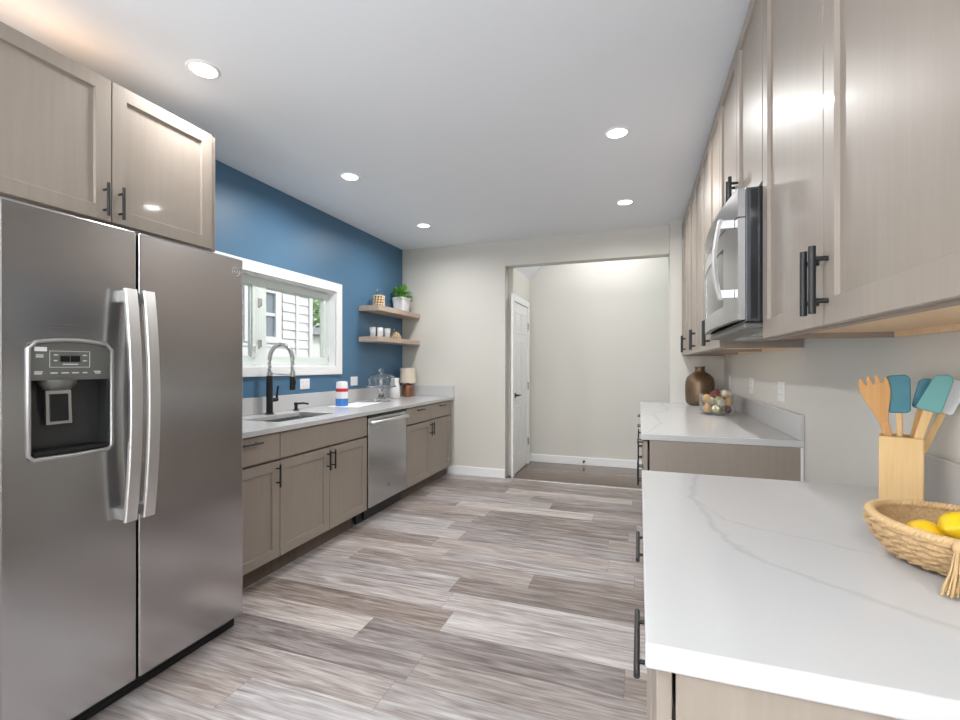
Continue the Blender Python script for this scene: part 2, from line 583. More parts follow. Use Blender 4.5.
def dup(root, loc, label=None, rz=None, group=None):
    r = root.copy(); COL.objects.link(r); r.location = loc
    if rz is not None: r.rotation_euler = (0, 0, rz)
    if label: r['label'] = label
    if group: r['group'] = group
    for ch in list(root.children):
        c = ch.copy(); COL.objects.link(c); c.parent = r
        for g in list(ch.children):
            d = g.copy(); COL.objects.link(d); d.parent = c
    return r

# ------------------------------------------------------------------ room shell
XW, XR, YB, ZC = -2.751, .765, 5.02, 2.698     # left wall, right wall, back wall, ceiling
YR = -8.9                                       # wall behind the camera
YH = 6.02                                       # far wall of the passage
WT = .16

bm = B(); box(bm, XW - WT, XR + WT, YR - WT, YB + .0, -.05, 0)
struct('floor', bm, 'floor', 'grey brown wood look plank floor of the kitchen')
bm = B(); box(bm, -2.1, 2.0, YB, YH + .1, -.05, 0)
struct('floor_passage', bm, 'hallfloor', 'glossy dark brown plank floor in the passage beyond the opening')
bm = B(); box(bm, XW - WT, XR + WT, YR - WT, YB + .14, ZC, ZC + .06)
struct('ceiling', bm, 'ceiling', 'flat white kitchen ceiling')

# window opening in the left wall
WY0, WY1, WZ0, WZ1 = 1.93, 3.705, 1.272, 1.983
bm = B()
holed(bm, [.3, WY0, WY1, YB + .14], [0, WZ0, WZ1, ZC], XW - WT, XW, lambda u, v, w: (w, u, v))
struct('wall_left', bm, 'blue', 'blue painted side wall with the window')
bm = B(); holed(bm, [YR - WT, -2.10, -.20, .3], [0, .62, 1.98, ZC], XW - WT, XW, lambda u, v, w: (w, u, v))
struct('wall_left_rear', bm, 'cream', 'cream side wall behind the camera with an opening added for fill light')
w2 = thing('fill_window', 'white framed window added in the side wall behind the camera for fill light', 'window', (XW, 0, 0), kind='structure')  # unseen window, added as a source for the side fill
bm = B(); holed(bm, [-2.10, -2.04, -.26, -.20], [.62, .68, 1.92, 1.98], -.11, -.05, lambda u, v, w: (w, u, v)); box(bm, -.10, -.06, -1.17, -1.13, .68, 1.92)
obj('window_frame', bm, 'white', w2)
bm = B(); box(bm, -.085, -.08, -2.04, -.26, .68, 1.92); obj('pane', bm, 'pane', w2)
# back wall with the wide opening
OX0, OX1, OZ = -1.441, .264, 2.41
bm = B()
box(bm, XW, OX0, YB, YB + .14, 0, ZC)
box(bm, OX0, OX1 + .5, YB, YB + .14, OZ, ZC)
struct('wall_back', bm, 'cream', 'cream back wall with the wide opening to the passage')
bm = B(); box(bm, .285, XR, 4.90, YB + .14, 0, ZC)
struct('wall_stub', bm, 'cream', 'narrow cream wall return at the far end of the right counter')
bm = B(); box(bm, XR, XR + WT, YR - WT, YB + .14, 0, ZC)
struct('wall_right', bm, 'cream', 'cream side wall behind the right counters')
# wall behind the camera with a broad glazed opening added for fill light
bm = B()
holed(bm, [XW - WT, -2.3, .35, XR + WT], [0, .02, 2.25, ZC], YR - WT, YR, lambda u, v, w: (u, w, v))
struct('wall_rear', bm, 'cream', 'cream wall behind the camera with an opening added for fill light')
d2 = thing('fill_door', 'white framed sliding glass doors added in the rear wall for fill light', 'door', (0, YR - .08, 0), kind='structure')  # unseen doors, added as a source for the rear fill
bm = B()
for x in (-2.3, -1.0, -.95, .29):
    box(bm, x, x + .06, -.03, .03, .02, 2.25)
box(bm, -2.3, .35, -.03, .03, 2.19, 2.25); box(bm, -2.3, .35, -.03, .03, .02, .09)
obj('door_frame', bm, 'white', d2)
bm = B(); box(bm, -2.24, -1.0, -.004, .004, .09, 2.19); box(bm, -.89, .29, -.004, .004, .09, 2.19)
obj('pane', bm, 'pane', d2)

# passage beyond
HX = -1.385
bm = B(); box(bm, -2.1, 2.0, YH, YH + .1, 0, 3.2)
struct('wall_passage_back', bm, 'cream', 'cream far wall of the passage')
bm = B()
box(bm, HX - .1, HX, YB + .14, YH, 0, 3.2)
struct('wall_passage_left', bm, 'cream', 'cream side wall of the passage that carries the door')
bm = B(); box(bm, 1.9, 2.0, YB + .14, YH, 0, 3.2)
struct('wall_passage_right', bm, 'cream', 'cream end wall of the passage')
bm = B()                                         # sloped ceiling rising from the passage's left wall
prism(bm, [(HX, 2.42), (HX + .72, 3.17), (2.0, 3.17), (2.0, 3.22), (HX + .70, 3.22), (HX, 2.49)], YB + .14, YH, lambda u, v, w: (u, w, v))
struct('ceiling_passage', bm, 'ceiling', 'white sloping ceiling in the passage')

# trims
def skirting(name, x0, x1, y0, y1, label, h=.10):
    bm = B(); box(bm, x0, x1, y0, y1, 0, h)
    return struct(name, bm, 'white', label, bevel=.004)
skirting('baseboard_back', -2.14, OX0 + .0, YB - .014, YB, 'white baseboard under the cream back wall')
skirting('baseboard_passage', HX + .012, 1.9, YH - .014, YH, 'white baseboard along the far wall of the passage')
skirting('baseboard_passage_left', HX, HX + .012, 5.93, YH - .014, 'short white baseboard beside the passage door')
bm = B(); box(bm, OX0 + .015, .285, YB - .03, YB + .012, 0, .007)
struct('trim_1', bm, 'nickel', 'pale metal threshold strip between the two floors', bevel=.002)

# ------------------------------------------------------------------ window
w1 = thing('window_1', 'white cased casement window in the blue wall above the sink', 'window', (XW, 0, 0), kind='structure')
mpx = lambda u, v, w: (w, u, v)
bm = B(); holed(bm, [WY0 - .085, WY0, WY1, WY1 + .085], [WZ0 - .075, WZ0, WZ1, WZ1 + .085], 0, .018, mpx)
obj('window_casing', bm, 'white', w1, bevel=.004)
bm = B(); holed(bm, [WY0, WY0 + .012, WY1 - .012, WY1], [WZ0, WZ0 + .012, WZ1 - .012, WZ1], -WT, 0, mpx)
obj('window_jamb', bm, 'white', w1)
MID = 2.820
def sash(y0, y1, sl, sr):
    z0, z1 = WZ0 + .014, WZ1 - .014
    bm = B(); holed(bm, [y0, y0 + sl, y1 - sr, y1], [z0, z0 + .062, z1 - .062, z1], -.115, -.07, mpx)
    holed(bm, [y0 + sl, y0 + sl + .010, y1 - sr - .010, y1 - sr], [z0 + .062, z0 + .072, z1 - .072, z1 - .062], -.108, -.085, mpx)
    s = obj('sash', bm, 'vinyl', w1, bevel=.003)
    bm = B(); box(bm, -.098, -.093, y0 + sl + .005, y1 - sr - .005, z0 + .068, z1 - .068)
    obj('pane', bm, 'pane', s)
    for zz in (z0 + .17, z1 - .19):
        bm = B(); yy = y0 + .012
        box(bm, -.07, -.055, yy - .012, yy + .012, zz - .028, zz + .028)
        cyl(bm, (-.055, yy, zz - .02), (-.055, yy, zz + .02), .006, 8)
        obj('hinge', bm, 'nickel', s)
    bm = B()
    yy = y1 - .03
    box(bm, -.07, -.058, yy - .014, yy + .014, z0 + .06, z0 + .16)
    box(bm, -.06, -.035, yy - .006, yy + .006, z0 + .09, z0 + .15)
    obj('sash_lock', bm, 'white', s, bevel=.003)
sash(MID + .010, WY1 - .014, .085, .07)
sash(WY0 + .014, MID - .010, .07, .034)
bm = B(); box(bm, -.125, -.07, MID - .010, MID + .010, WZ0 + .012, WZ1 - .012)
obj('mullion', bm, 'vinyl', w1, bevel=.003)

# ------------------------------------------------------------------ passage door
d1 = thing('door_1', 'white six panel door in the side wall of the passage', 'door', (HX, 0, 0), kind='structure')
DY0, DY1, DZ = 5.15, 5.85, 2.03
bm = B()
box(bm, 0, .022, DY0 - .075, DY0, 0, DZ + .075); box(bm, 0, .022, DY1, DY1 + .075, 0, DZ + .075)
box(bm, 0, .022, DY0, DY1, DZ, DZ + .075)
obj('door_casing', bm, 'white', d1, bevel=.004)
bm = B()
box(bm, .0, .008, DY0 + .004, DY1 - .004, .012, DZ - .004)
ws = (DY1 - DY0)
def raised(y0, y1, z0, z1):
    holed(bm, [y0 - .016, y0, y1, y1 + .016], [z0 - .016, z0, z1, z1 + .016], .008, .013, mpx)
    box(bm, .008, .012, y0 + .022, y1 - .022, z0 + .022, z1 - .022)
for a, b_ in ((.13, .45), (.55, .87)):
    for z0, z1 in ((.22, .78), (.95, 1.56), (1.68, 1.90)):
        raised(DY0 + ws * a, DY0 + ws * b_, z0, z1)
obj('door_leaf', bm, 'doorwhite', d1, bevel=.002)
bm = B()
cyl(bm, (.008, DY0 + .06, .93), (.02, DY0 + .06, .93), .03, 20)
cyl(bm, (.02, DY0 + .06, .93), (.055, DY0 + .06, .93), .011, 12)
tube(bm, [(.052, DY0 + .055, .93), (.055, DY0 + .10, .932), (.052, DY0 + .17, .926)], [.010, .010, .008], 10)
obj('door_handle', bm, 'black', d1, smooth=True)
for z in (.3, 1.02, 1.78):
    bm = B(); box(bm, .008, .024, DY1 - .014, DY1 + .004, z - .045, z + .045); cyl(bm, (.026, DY1 - .004, z - .045), (.026, DY1 - .004, z + .045), .006, 8)
    obj('hinge', bm, 'nickel', d1)

# ------------------------------------------------------------------ cabinets
def pull(parent, x, z, length, vertical=True, y=-.02, stand=.030, r=.006):
    """black bar pull on a front whose face lies at y (room side is -y)"""
    bm = B()
    h = length / 2
    if vertical:
        cyl(bm, (x, y - stand, z - h), (x, y - stand, z + h), r, 14)
        for s in (-1, 1): cyl(bm, (x, y, z + s * h * .62), (x, y - stand, z + s * h * .62), r * .75, 10)
    else:
        cyl(bm, (x - h, y - stand, z), (x + h, y - stand, z), r, 14)
        for s in (-1, 1): cyl(bm, (x + s * h * .62, y, z), (x + s * h * .62, y - stand, z), r * .75, 10)
    return obj('handle', bm, 'black', parent, smooth=50)

def shaker(x0, x1, z0, z1, t=.02, fr=.058, rec=.010, ch=.004):
    """framed door, face at y=-t"""
    bm = B()
    def ring(a, y): return [bm.verts.new(p) for p in ((x0 + a, y, z0 + a), (x1 - a, y, z0 + a), (x1 - a, y, z1 - a), (x0 + a, y, z1 - a))]
    r0 = ring(0, 0); r1 = ring(0, -t + .0015); r1b = ring(.0015, -t); r2 = ring(fr, -t); r3 = ring(fr + ch, -t + rec)
    for a, b_ in ((r0, r1), (r1, r1b), (r1b, r2), (r2, r3)):
        for k in range(4): bm.faces.new((a[k], a[(k + 1) % 4], b_[(k + 1) % 4], b_[k]))
    bm.faces.new(r3); bm.faces.new(r0[::-1])
    return bm

def slab(x0, x1, z0, z1, t=.02):
    bm = B(); box(bm, x0, x1, -t, 0, z0, z1); return bm

def base_cabinet(name, label, loc, rz, width, depth, fronts, group=None, end_panel=False, kick_ends=(0, 0)):
    """fronts: list of (kind, x0, x1, handle); local x along the run, y=0 carcass front, +y to the wall"""
    t = thing(name, label, 'cabinet', loc, rz, group)
    bm = B(); box(bm, .001, width - .001, .012, depth, .11, .878)
    obj('body', bm, 'cabbox', t)
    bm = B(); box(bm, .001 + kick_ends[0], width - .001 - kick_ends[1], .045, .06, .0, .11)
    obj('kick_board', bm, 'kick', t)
    for (kind, x0, x1, hx) in fronts:
        if kind == 'drawer':
            o = obj('drawer', slab(x0, x1, .714, .872), 'cab', t, bevel=.0015)
            if hx is not None: pull(o, (x0 + x1) / 2, hx, .15, False)
        else:
            o = obj('door', shaker(x0, x1, .114, .700), 'cab', t)
            if hx is not None: pull(o, hx, .615, .138, True)
    return t

G = .002
LX = -2.103
# base cabinet half hidden by the refrigerator
base_cabinet('base_cabinet', 'base cabinet with one drawer over one door, right beside the refrigerator', (LX, 1.785, 0), PI / 2, .476, .645,
             [('drawer', G, .474, .838), ('door', G, .474, .448)])
sk = thing('sink_cabinet', 'wide sink base cabinet with two doors under a plain false front', 'cabinet', (LX, 2.263, 0), PI / 2)
bm = B(); box(bm, .001, .951, .012, .645, .11, .60); box(bm, .001, .951, .012, .03, .60, .878); box(bm, .001, .02, .03, .645, .6, .878); box(bm, .932, .951, .03, .645, .6, .878)
obj('body', bm, 'cabbox', sk)
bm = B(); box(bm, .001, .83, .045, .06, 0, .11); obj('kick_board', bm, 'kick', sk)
obj('false_front', slab(G, .95, .714, .872), 'cab', sk, bevel=.0015)
o = obj('door', shaker(G, .474, .114, .700), 'cab', sk); pull(o, .448, .615, .138)
o = obj('door', shaker(.478, .95, .114, .700), 'cab', sk); pull(o, .504, .615, .138)
base_cabinet('base_cabinet', 'base cabinet with two drawers over two doors, between dishwasher and back wall', (LX, 3.882, 0), PI / 2, 1.09, .645,
             [('drawer', G, .534, .838), ('drawer', .538, 1.075, .838), ('door', G, .534, .508), ('door', .538, 1.075, .564)], kick_ends=(0, .0))

# dishwasher
dw = thing('dishwasher', 'stainless steel dishwasher with a bar handle', 'dishwasher', (LX, 3.224, 0), PI / 2)
bm = B(); box(bm, .012, .645, .0, .60, .10, .872); obj('body', bm, 'rubber', dw)
bm = B(); box(bm, .008, .648, -.024, 0, .118, .852); dd = obj('door', bm, 'steel', dw, bevel=.004)
bm = B(); box(bm, .008, .648, -.022, .0, .853, .866); obj('control_strip', bm, 'darkgloss', dw)
bm = B(); box(bm, -.06, .65, .05, .065, 0, .10); box(bm, .02, .64, .03, .05, .02, .10); obj('kick_plate', bm, 'rubber', dw)
bm = B()
pts = [(.045, -.024, .805), (.047, -.05, .805), (.06, -.066, .805), (.33, -.072, .805), (.596, -.066, .805), (.609, -.05, .805), (.611, -.024, .805)]
tube(bm, pts, .016, 12)
for v in bm.verts: v.co.z = .812 + (v.co.z - .805) * 1.15
obj('handle', bm, 'satin', dd, smooth=50)
def roundel(parent, x, y, z, r, mat):
    """small round maker's badge: ring with a looping monogram"""
    bm = B()
    tube(bm, [(x + r * math.cos(a * PI / 12), y - .001, z + r * math.sin(a * PI / 12)) for a in range(24)], r * .07, 6, closed=True)
    for s in (-1, 1):
        tube(bm, [(x + s * r * (.12 + .38 * math.sin(t)), y - .001, z + r * (.52 * math.cos(t) - .05 * s)) for t in [k * .42 for k in range(13)]], r * .05, 5)
    return obj('badge', bm, mat, parent, smooth='all')
roundel(dd, .32, -.0245, .235, .02, 'nickel')

# countertop, left run, with sink cut-out
SX0, SX1, SY0, SY1 = -2.56, -2.225, 2.40, 2.985
ct = thing('countertop', 'long white quartz countertop under the window with the sink cut into it', 'countertop', (0, 0, 0))
bm = B(); holed(bm, [XW + .001, SX0, SX1, -2.061], [1.785, SY0, SY1, YB - .001], .880, .914, lambda u, v, w: (u, v, w))
obj('slab', bm, 'quartz', ct, bevel=.003)
bm = B(); box(bm, XW + .001, XW + .021, 1.785, YB - .001, .9145, 1.04)
box(bm, XW + .0215, -2.061, YB - .021, YB - .001, .9145, 1.04)
obj('backsplash', bm, 'quartz', ct, bevel=.002)
# sink bowl
sn = thing('sink', 'undermount stainless steel sink bowl below the window', 'sink', ((SX0 + SX1) / 2, (SY0 + SY1) / 2, .68))
bm = B()
hx, hy, D, T = (SX1 - SX0) / 2 + .008, (SY1 - SY0) / 2 + .008, .198, .004
o_ = rrect(-hx, hx, -hy, hy, .05); i_ = rrect(-hx + T, hx - T, -hy + T, hy - T, .046)
ra = [bm.verts.new((u, v, D)) for u, v in o_]; rb = [bm.verts.new((u, v, 0)) for u, v in o_]
rc = [bm.verts.new((u, v, D)) for u, v in i_]; rd = [bm.verts.new((u * .97, v * .98, T)) for u, v in i_]
n = len(o_)
for k in range(n):
    q = (k + 1) % n
    bm.faces.new((ra[k], ra[q], rb[q], rb[k])); bm.faces.new((rc[k], rd[k], rd[q], rc[q])); bm.faces.new((ra[k], rc[k], rc[q], ra[q]))
bm.faces.new(rb); bm.faces.new(rd)
obj('bowl', bm, 'steeldark', sn, smooth=40)
bm = B(); lathe(bm, [(.045, .0045), (.045, .007), (.03, .0065), (.028, .005)], (0, 0, 0), 24); obj('drain', bm, 'chrome', sn, smooth=True)

# faucet
fc = thing('faucet', 'tall black and silver spring neck kitchen faucet behind the sink', 'faucet', (-2.655, 2.775, .9145))
bm = B()
lathe(bm, [(.033, 0), (.033, .006), (.024, .010), (.0235, .285), (.021, .290)], seg=24)
obj('body', bm, 'black', fc, smooth=40)
bm = B()
lathe(bm, [(.022, .290), (.022, .318), (.017, .322)], seg=20)
tube(bm, [(0, 0, .306), (.215, 0, .300)], .005, 8)
lathe(bm, [(.019, .285), (.019, .322), (.013, .326)], (.215, 0, 0), 20)
obj('collar', bm, 'nickel', fc, smooth=40)
bm = B()
neck = [(0, 0, .32), (0, 0, .41)] + [(.1075 - .1075 * math.cos(a), 0, .41 + .115 * math.sin(a)) for a in [PI * k / 28 for k in range(1, 28)]] + [(.215, 0, .41), (.215, 0, .325)]
tube(bm, neck, .0115, 12)
# spring coils around the hose
fine = []
P_ = [Vector(p) for p in neck]
for i in range(len(P_) - 1):
    for k in range(6): fine.append(P_[i].lerp(P_[i + 1], k / 6))
turns = 62
coil = []
tot = len(fine)
for i in range(turns * 8):
    f = i / (turns * 8) * (tot - 1); j = int(f); p = fine[j].lerp(fine[min(j + 1, tot - 1)], f - j)
    d = (fine[min(j + 1, tot - 1)] - fine[max(j - 1, 0)]).normalized()
    uu = Vector((0, 1, 0)); vv = d.cross(uu)
    a = 2 * PI * i / 8
    coil.append(p + (uu * math.cos(a) + vv * math.sin(a)) * .0145)
tube(bm, coil, .0028, 5)
obj('spring_neck', bm, 'nickel', fc, smooth='all')
bm = B(); lathe(bm, [(.019, .285), (.0205, .21), (.0215, .19), (.018, .185)], (.215, 0, 0), 20)
box(bm, .23, .242, -.006, .006, .225, .262)
obj('spray_head', bm, 'black', fc, smooth=40)
bm = B(); cyl(bm, (.0, .02, .105), (.0, .075, .105), .0165, 16); tube(bm, [(0, .072, .105), (.004, .074, .16), (.012, .076, .21)], [.0095, .008, .007], 10)
obj('lever', bm, 'black', fc, smooth=40)

sd = thing('soap_dispenser', 'small black soap dispenser pump behind the sink', 'soap dispenser', (-2.655, 3.06, .9145))
bm = B(); lathe(bm, [(.023, 0), (.023, .006), (.014, .012), (.013, .04), (.017, .045), (.017, .062), (.012, .066)], seg=20)
obj('body', bm, 'black', sd, smooth=40)
bm = B(); tube(bm, [(.005, 0, .056), (.05, .03, .058), (.085, .05, .052)], [.009, .008, .007], 10); obj('nozzle', bm, 'black', sd, smooth=True)

# ------------------------------------------------------------------ refrigerator
FX, FY0, FY1 = -1.835, .836, 1.750
fr = thing('refrigerator', 'stainless steel side by side refrigerator with water dispenser', 'refrigerator', (FX, FY0, 0), PI / 2)
FW = FY1 - FY0                      # local x 0..FW, y=0 door face, +y to the wall
SPL = .411
bm = B(); box(bm, .008, FW - .008, .075, .86, .03, 1.775); obj('body', bm, 'grey', fr, bevel=.004)
DB, DT = .072, 1.800
bm = B(); holed(bm, [.002, .076, .312, SPL - .004], [DB, .985, 1.352, DT], 0, .065, lambda u, v, w: (u, w, v))
dl = obj('freezer_door', bm, 'steel', fr, bevel=.007, bseg=3)
bm = B(); box(bm, SPL + .004, FW - .002, 0, .065, DB, DT)
drr = obj('fridge_door', bm, 'steel', fr, bevel=.007, bseg=3)
def door_pull(parent, x, xb):
    bm = B()
    n = 26
    w = .0225
    prev = None
    for i in range(n + 1):
        z = .704 + (1.570 - .704) * i / n
        s = 2 * i / n - 1
        yo = -.050 - .030 * (1 - s * s)
        vs = [bm.verts.new((x + a * w, yo + b_, z)) for a, b_ in ((-1, .004), (-.85, 0), (.85, 0), (1, .004), (1, .014), (-1, .014))]
        if prev:
            for k in range(6): bm.faces.new((prev[k], prev[(k + 1) % 6], vs[(k + 1) % 6], vs[k]))
        else: bm.faces.new(vs)
        prev = vs
    bm.faces.new(prev[::-1])
    for z0, z1 in ((1.523, 1.564), (.708, .749)):
        x0, x1 = min(x, xb) - .010, max(x, xb) + .010
        box(bm, x0, x1, -.043, 0, z0, z1)
    return obj('handle', bm, 'satin', parent, smooth=35)
door_pull(dl, SPL - .056, SPL - .040)
door_pull(drr, SPL + .011, SPL + .022)
roundel(drr, FW - .045, -.0005, 1.736, .021, 'satin')
bm = B(); box(bm, .01, FW - .01, .05, .075, .005, .07)
for k in range(5): box(bm, .02, FW - .02, .046, .05, .012 + k * .011, .018 + k * .011)
obj('kick_grille', bm, 'rubber', fr)
# dispenser in the freezer door
bm = B()                                        # surround, gently arched top
arc = [(.312 + .004 - t * .244, 1.352 + .006 + .013 * math.sin(PI * t)) for t in [k / 12 for k in range(13)]]
loop = [(.316, .995)] + [(.316, 1.34)] + arc[1:-1] + [(.072, 1.34), (.072, .995), (.085, .981), (.194, .978), (.303, .981)]
tube(bm, [(u, -.003, v) for u, v in loop], .0065, 8, closed=True)
dsp = obj('dispenser', bm, 'brushtrim', fr, smooth='all')
bm = B()
x0, x1, z0, z1, yb = .076, .312, .985, 1.352, .060
box(bm, x0, x1, yb, yb + .004, z0, z1)
box(bm, x0, x0 + .004, .003, yb, z0, z1); box(bm, x1 - .004, x1, .003, yb, z0, z1); box(bm, x0, x1, .003, yb, z0, z0 + .004)
obj('recess', bm, 'cavity', dsp)
bm = B(); prism(bm, [(.078, 1.236), (.310, 1.236), (.310, 1.350)] + [(.310 - t * .232, 1.350 + .012 * math.sin(PI * t)) for t in [k / 8 for k in range(1, 8)]] + [(.078, 1.350)], -.001, .05, lambda u, v, w: (u, w, v))
obj('control_panel', bm, 'panelgrey', dsp)
bm = B(); box(bm, .158, .185, -.0025, -.001, 1.297, 1.317); box(bm, .188, .215, -.0025, -.001, 1.297, 1.317); obj('display', bm, 'darkgloss', dsp)
bm = B()
for (a, b_, c, d) in ((.128, .246, 1.278, 1.2795), (.128, .246, 1.332, 1.3335), (.128, .1295, 1.278, 1.3335), (.2445, .246, 1.278, 1.3335)):
    box(bm, a, b_, -.0016, -.001, c, d)
for x, z, w in ((.140, 1.318, .012), (.140, 1.299, .010), (.224, 1.318, .012), (.224, 1.299, .012), (.165, 1.287, .045), (.092, 1.317, .020), (.092, 1.311, .020),
                (.088, 1.262, .022), (.088, 1.256, .020), (.131, 1.258, .020), (.161, 1.258, .022), (.192, 1.258, .020), (.224, 1.258, .014), (.258, 1.262, .022), (.262, 1.256, .018)):
    box(bm, x, x + w, -.0016, -.001, z, z + .0035)
obj('printing', bm, 'mark', dsp)
bm = B(); box(bm, .088, .121, -.0018, -.001, 1.331, 1.345); obj('sticker', bm, 'sticker', dsp)
bm = B(); lathe(bm, [(.050, 0), (.050, -.012), (.036, -.03), (.030, -.034)], (.165, .028, 1.236), 24); obj('spout', bm, 'grey', dsp, smooth=40)
bm = B()
pmap = lambda u, v, w: (u, .036 + w - (v - 1.10) * .10, v)
prism(bm, [(.132, 1.20), (.204, 1.20), (.214, 1.085), (.140, 1.085)], 0, .008, pmap)
obj('paddle_frame', bm, 'nickel', dsp)
bm = B(); prism(bm, [(.143, 1.188), (.195, 1.188), (.202, 1.095), (.150, 1.095)], -.003, .0, pmap); obj('paddle', bm, 'darkgloss', dsp)
bm = B()
box(bm, .085, .303, -.004, .056, .992, .998)
for k in range(7): box(bm, .085, .303, -.002 + k * .008, .001 + k * .008, .998, 1.004)
obj('drip_tray', bm, 'rubber', dsp)

# cabinet above the refrigerator
def upper_cabinet(name, label, loc, rz, width, depth, z0, z1, doors, group=None, rim=.02, pull_len=.15, pull_up=.028, pull_r=.0075):
    t = thing(name, label, 'cabinet', loc, rz, group)
    bm = B(); box(bm, .001, width - .001, 0, depth, z0 + rim, z1)
    box(bm, .001, .017, 0, depth, z0, z0 + rim); box(bm, width - .017, width - .001, 0, depth, z0, z0 + rim); box(bm, .017, width - .017, 0, .02, z0, z0 + rim)
    obj('body', bm, 'cabbox', t)
    bm = B(); box(bm, .018, width - .018, .021, depth - .021, z0 + rim - .003, z0 + rim)
    box(bm, .018, width - .018, depth - .02, depth, z0, z0 + rim)
    obj('underside', bm, 'birch', t)
    for (x0, x1, hx) in doors:
        o = obj('door', shaker(x0, x1, z0 + .004, z1 - .004), 'cab', t)
        if hx is not None: pull(o, hx, z0 + pull_up + pull_len / 2, pull_len, r=pull_r)
    return t

upper_cabinet('wall_cabinet', 'pale wood two door cabinet above the refrigerator', (-2.12, .838, 0), PI / 2, 1.0, .62, 1.884, 2.487,
              [(.002, .481, .452), (.485, .965, .512)], pull_len=.135, pull_up=.02, pull_r=.006)

# ------------------------------------------------------------------ right side
RX = .042                      # carcass front of the right base cabinets (door face .022)
RD = XR - RX - .003
def R_at(ytop): return (RX, ytop, 0)
nb = base_cabinet('base_cabinet', 'near right base cabinet with framed end panel, under the lemon basket counter', R_at(1.715), -PI / 2, 1.045, RD,
                  [('drawer', .192, .618, None), ('drawer', .622, 1.043, None), ('door', .192, .618, None), ('door', .622, 1.043, None)])
for o in list(nb.children):
    if o.name.startswith('drawer'):
        c = .405 if min(v.co.x for v in o.data.vertices) < .4 else .855
        pull(o, c, .800, .20, False, stand=.026, r=.005)
bm = B()
box(bm, 1.045, 1.052, .004, .06, .11, .878); box(bm, 1.045, 1.052, RD - .06, RD, .11, .878); box(bm, 1.045, 1.052, .06, RD - .06, .80, .878); box(bm, 1.045, 1.052, .06, RD - .06, .11, .18)
box(bm, 1.045, 1.048, .06, RD - .06, .18, .80)
obj('end_panel', bm, 'cab', nb)
far_labels = ['far right base cabinet next to the empty range gap, its wooden side in view',
              'right base cabinet in the middle of the far counter run',
              'right base cabinet at the far end against the wall return']
y = 2.655
for i in range(3):
    w = .747
    fb = base_cabinet('base_cabinet', far_labels[i], R_at(y + w), -PI / 2, w, RD,
                      [('drawer', G, w - G, .815), ('door', G, w / 2 - .002, w / 2 - .028), ('door', w / 2 + .002, w - G, w / 2 + .028)], 'far right base cabinets')
    if i == 0:
        bm = B(); box(bm, w, w + .006, .010, .024, .11, .878); box(bm, w, w + .004, .024, RD - .013, .0, .878)
        obj('end_panel', bm, 'cab', fb)
        bm = B(); box(bm, w, w + .004, RD - .013, RD, 0, .878); obj('caulk_strip', bm, 'white', fb)
    y += w
ctn = thing('countertop', 'near white quartz countertop with grey veins, holding basket and utensils', 'countertop', (0, 0, 0))
bm = B(); box(bm, .0074, XR - .001, .654, 1.728, .880, .914); obj('slab', bm, 'quartz', ctn, bevel=.003)
bm = B(); box(bm, XR - .021, XR - .001, .654, 1.728, .9145, 1.04); obj('backsplash', bm, 'quartz', ctn, bevel=.002)
ctf = thing('countertop', 'far white quartz countertop with the bronze vase on it', 'countertop', (0, 0, 0))
bm = B(); box(bm, .0074, XR - .001, 2.645, 4.899, .880, .914); obj('slab', bm, 'quartz', ctf, bevel=.003)
bm = B(); box(bm, XR - .021, XR - .001, 2.645, 4.899, .9145, 1.04); obj('backsplash', bm, 'quartz', ctf, bevel=.002)

UX = .412
UD = XR - UX - .003
ZU, ZT = 1.372, 2.655
def U_at(ytop): return (UX, ytop, 0)
upper_cabinet('wall_cabinet', 'nearest right wall cabinet with two tall doors, before the microwave', U_at(1.775), -PI / 2, 1.085, UD, ZU, ZT,
              [(.002, .539, .513), (.543, 1.083, .569)])
upper_cabinet('wall_cabinet', 'short two door wall cabinet above the microwave', U_at(2.648), -PI / 2, .868, UD, 1.905, ZT,
              [(.002, .432, .404), (.436, .866, .462)])
ul = ['right wall cabinet just beyond the microwave with two tall doors', 'middle cabinet of the far right wall cabinets, two tall doors',
      'farthest right wall cabinet with two tall doors, against the wall return']
y = 2.652
for i in range(3):
    w = .748
    upper_cabinet('wall_cabinet', ul[i], U_at(y + w), -PI / 2, w, UD, ZU, ZT,
                  [(.002, w / 2 - .002, w / 2 - .030), (w / 2 + .002, w - .002, w / 2 + .030)], 'far right wall cabinets')
    y += w

# microwave (local: x runs towards the camera, -y to the room)
mw = thing('microwave', 'stainless steel over range microwave mounted between right wall cabinets', 'microwave', (UX, 2.64, 1.435), -PI / 2)
MW = .85
bm = B(); box(bm, .002, MW - .002, -.066, UD - .002, .0, .462); obj('body', bm, 'sidesteel', mw, bevel=.003)
def bow(x):                     # door face offset, gently bowed
    s = 2 * x / MW - 1
    return -.090 - .024 * (1 - s * s)
def bowed(bm, x0, x1, z0, z1, off, t, n=14):
    prev = None
    for i in range(n + 1):
        x = x0 + (x1 - x0) * i / n
        f = bow(x) + off
        vs = [bm.verts.new((x, f, z0)), bm.verts.new((x, f, z1)), bm.verts.new((x, f + t, z1)), bm.verts.new((x, f + t, z0))]
        if prev:
            for k in range(4): bm.faces.new((prev[k], prev[(k + 1) % 4], vs[(k + 1) % 4], vs[k]))
        else: bm.faces.new(vs)
        prev = vs
    bm.faces.new(prev[::-1])
bm = B(); bowed(bm, .004, MW - .004, .364, .462, 0, .023); obj('vent_band', bm, 'steel', mw, smooth=30)
bm = B()
bowed(bm, .004, MW - .004, .298, .360, 0, .023); bowed(bm, .004, MW - .004, .008, .075, 0, .023)
bowed(bm, .004, .07, .075, .298, 0, .023, 3); bowed(bm, .66, MW - .004, .075, .298, 0, .023, 4)
mdo = obj('door', bm, 'steel', mw, smooth=30)
bm = B(); bowed(bm, .07, .66, .075, .298, .004, .016); obj('door_window', bm, 'darkgloss', mdo, smooth=30)
bm = B()
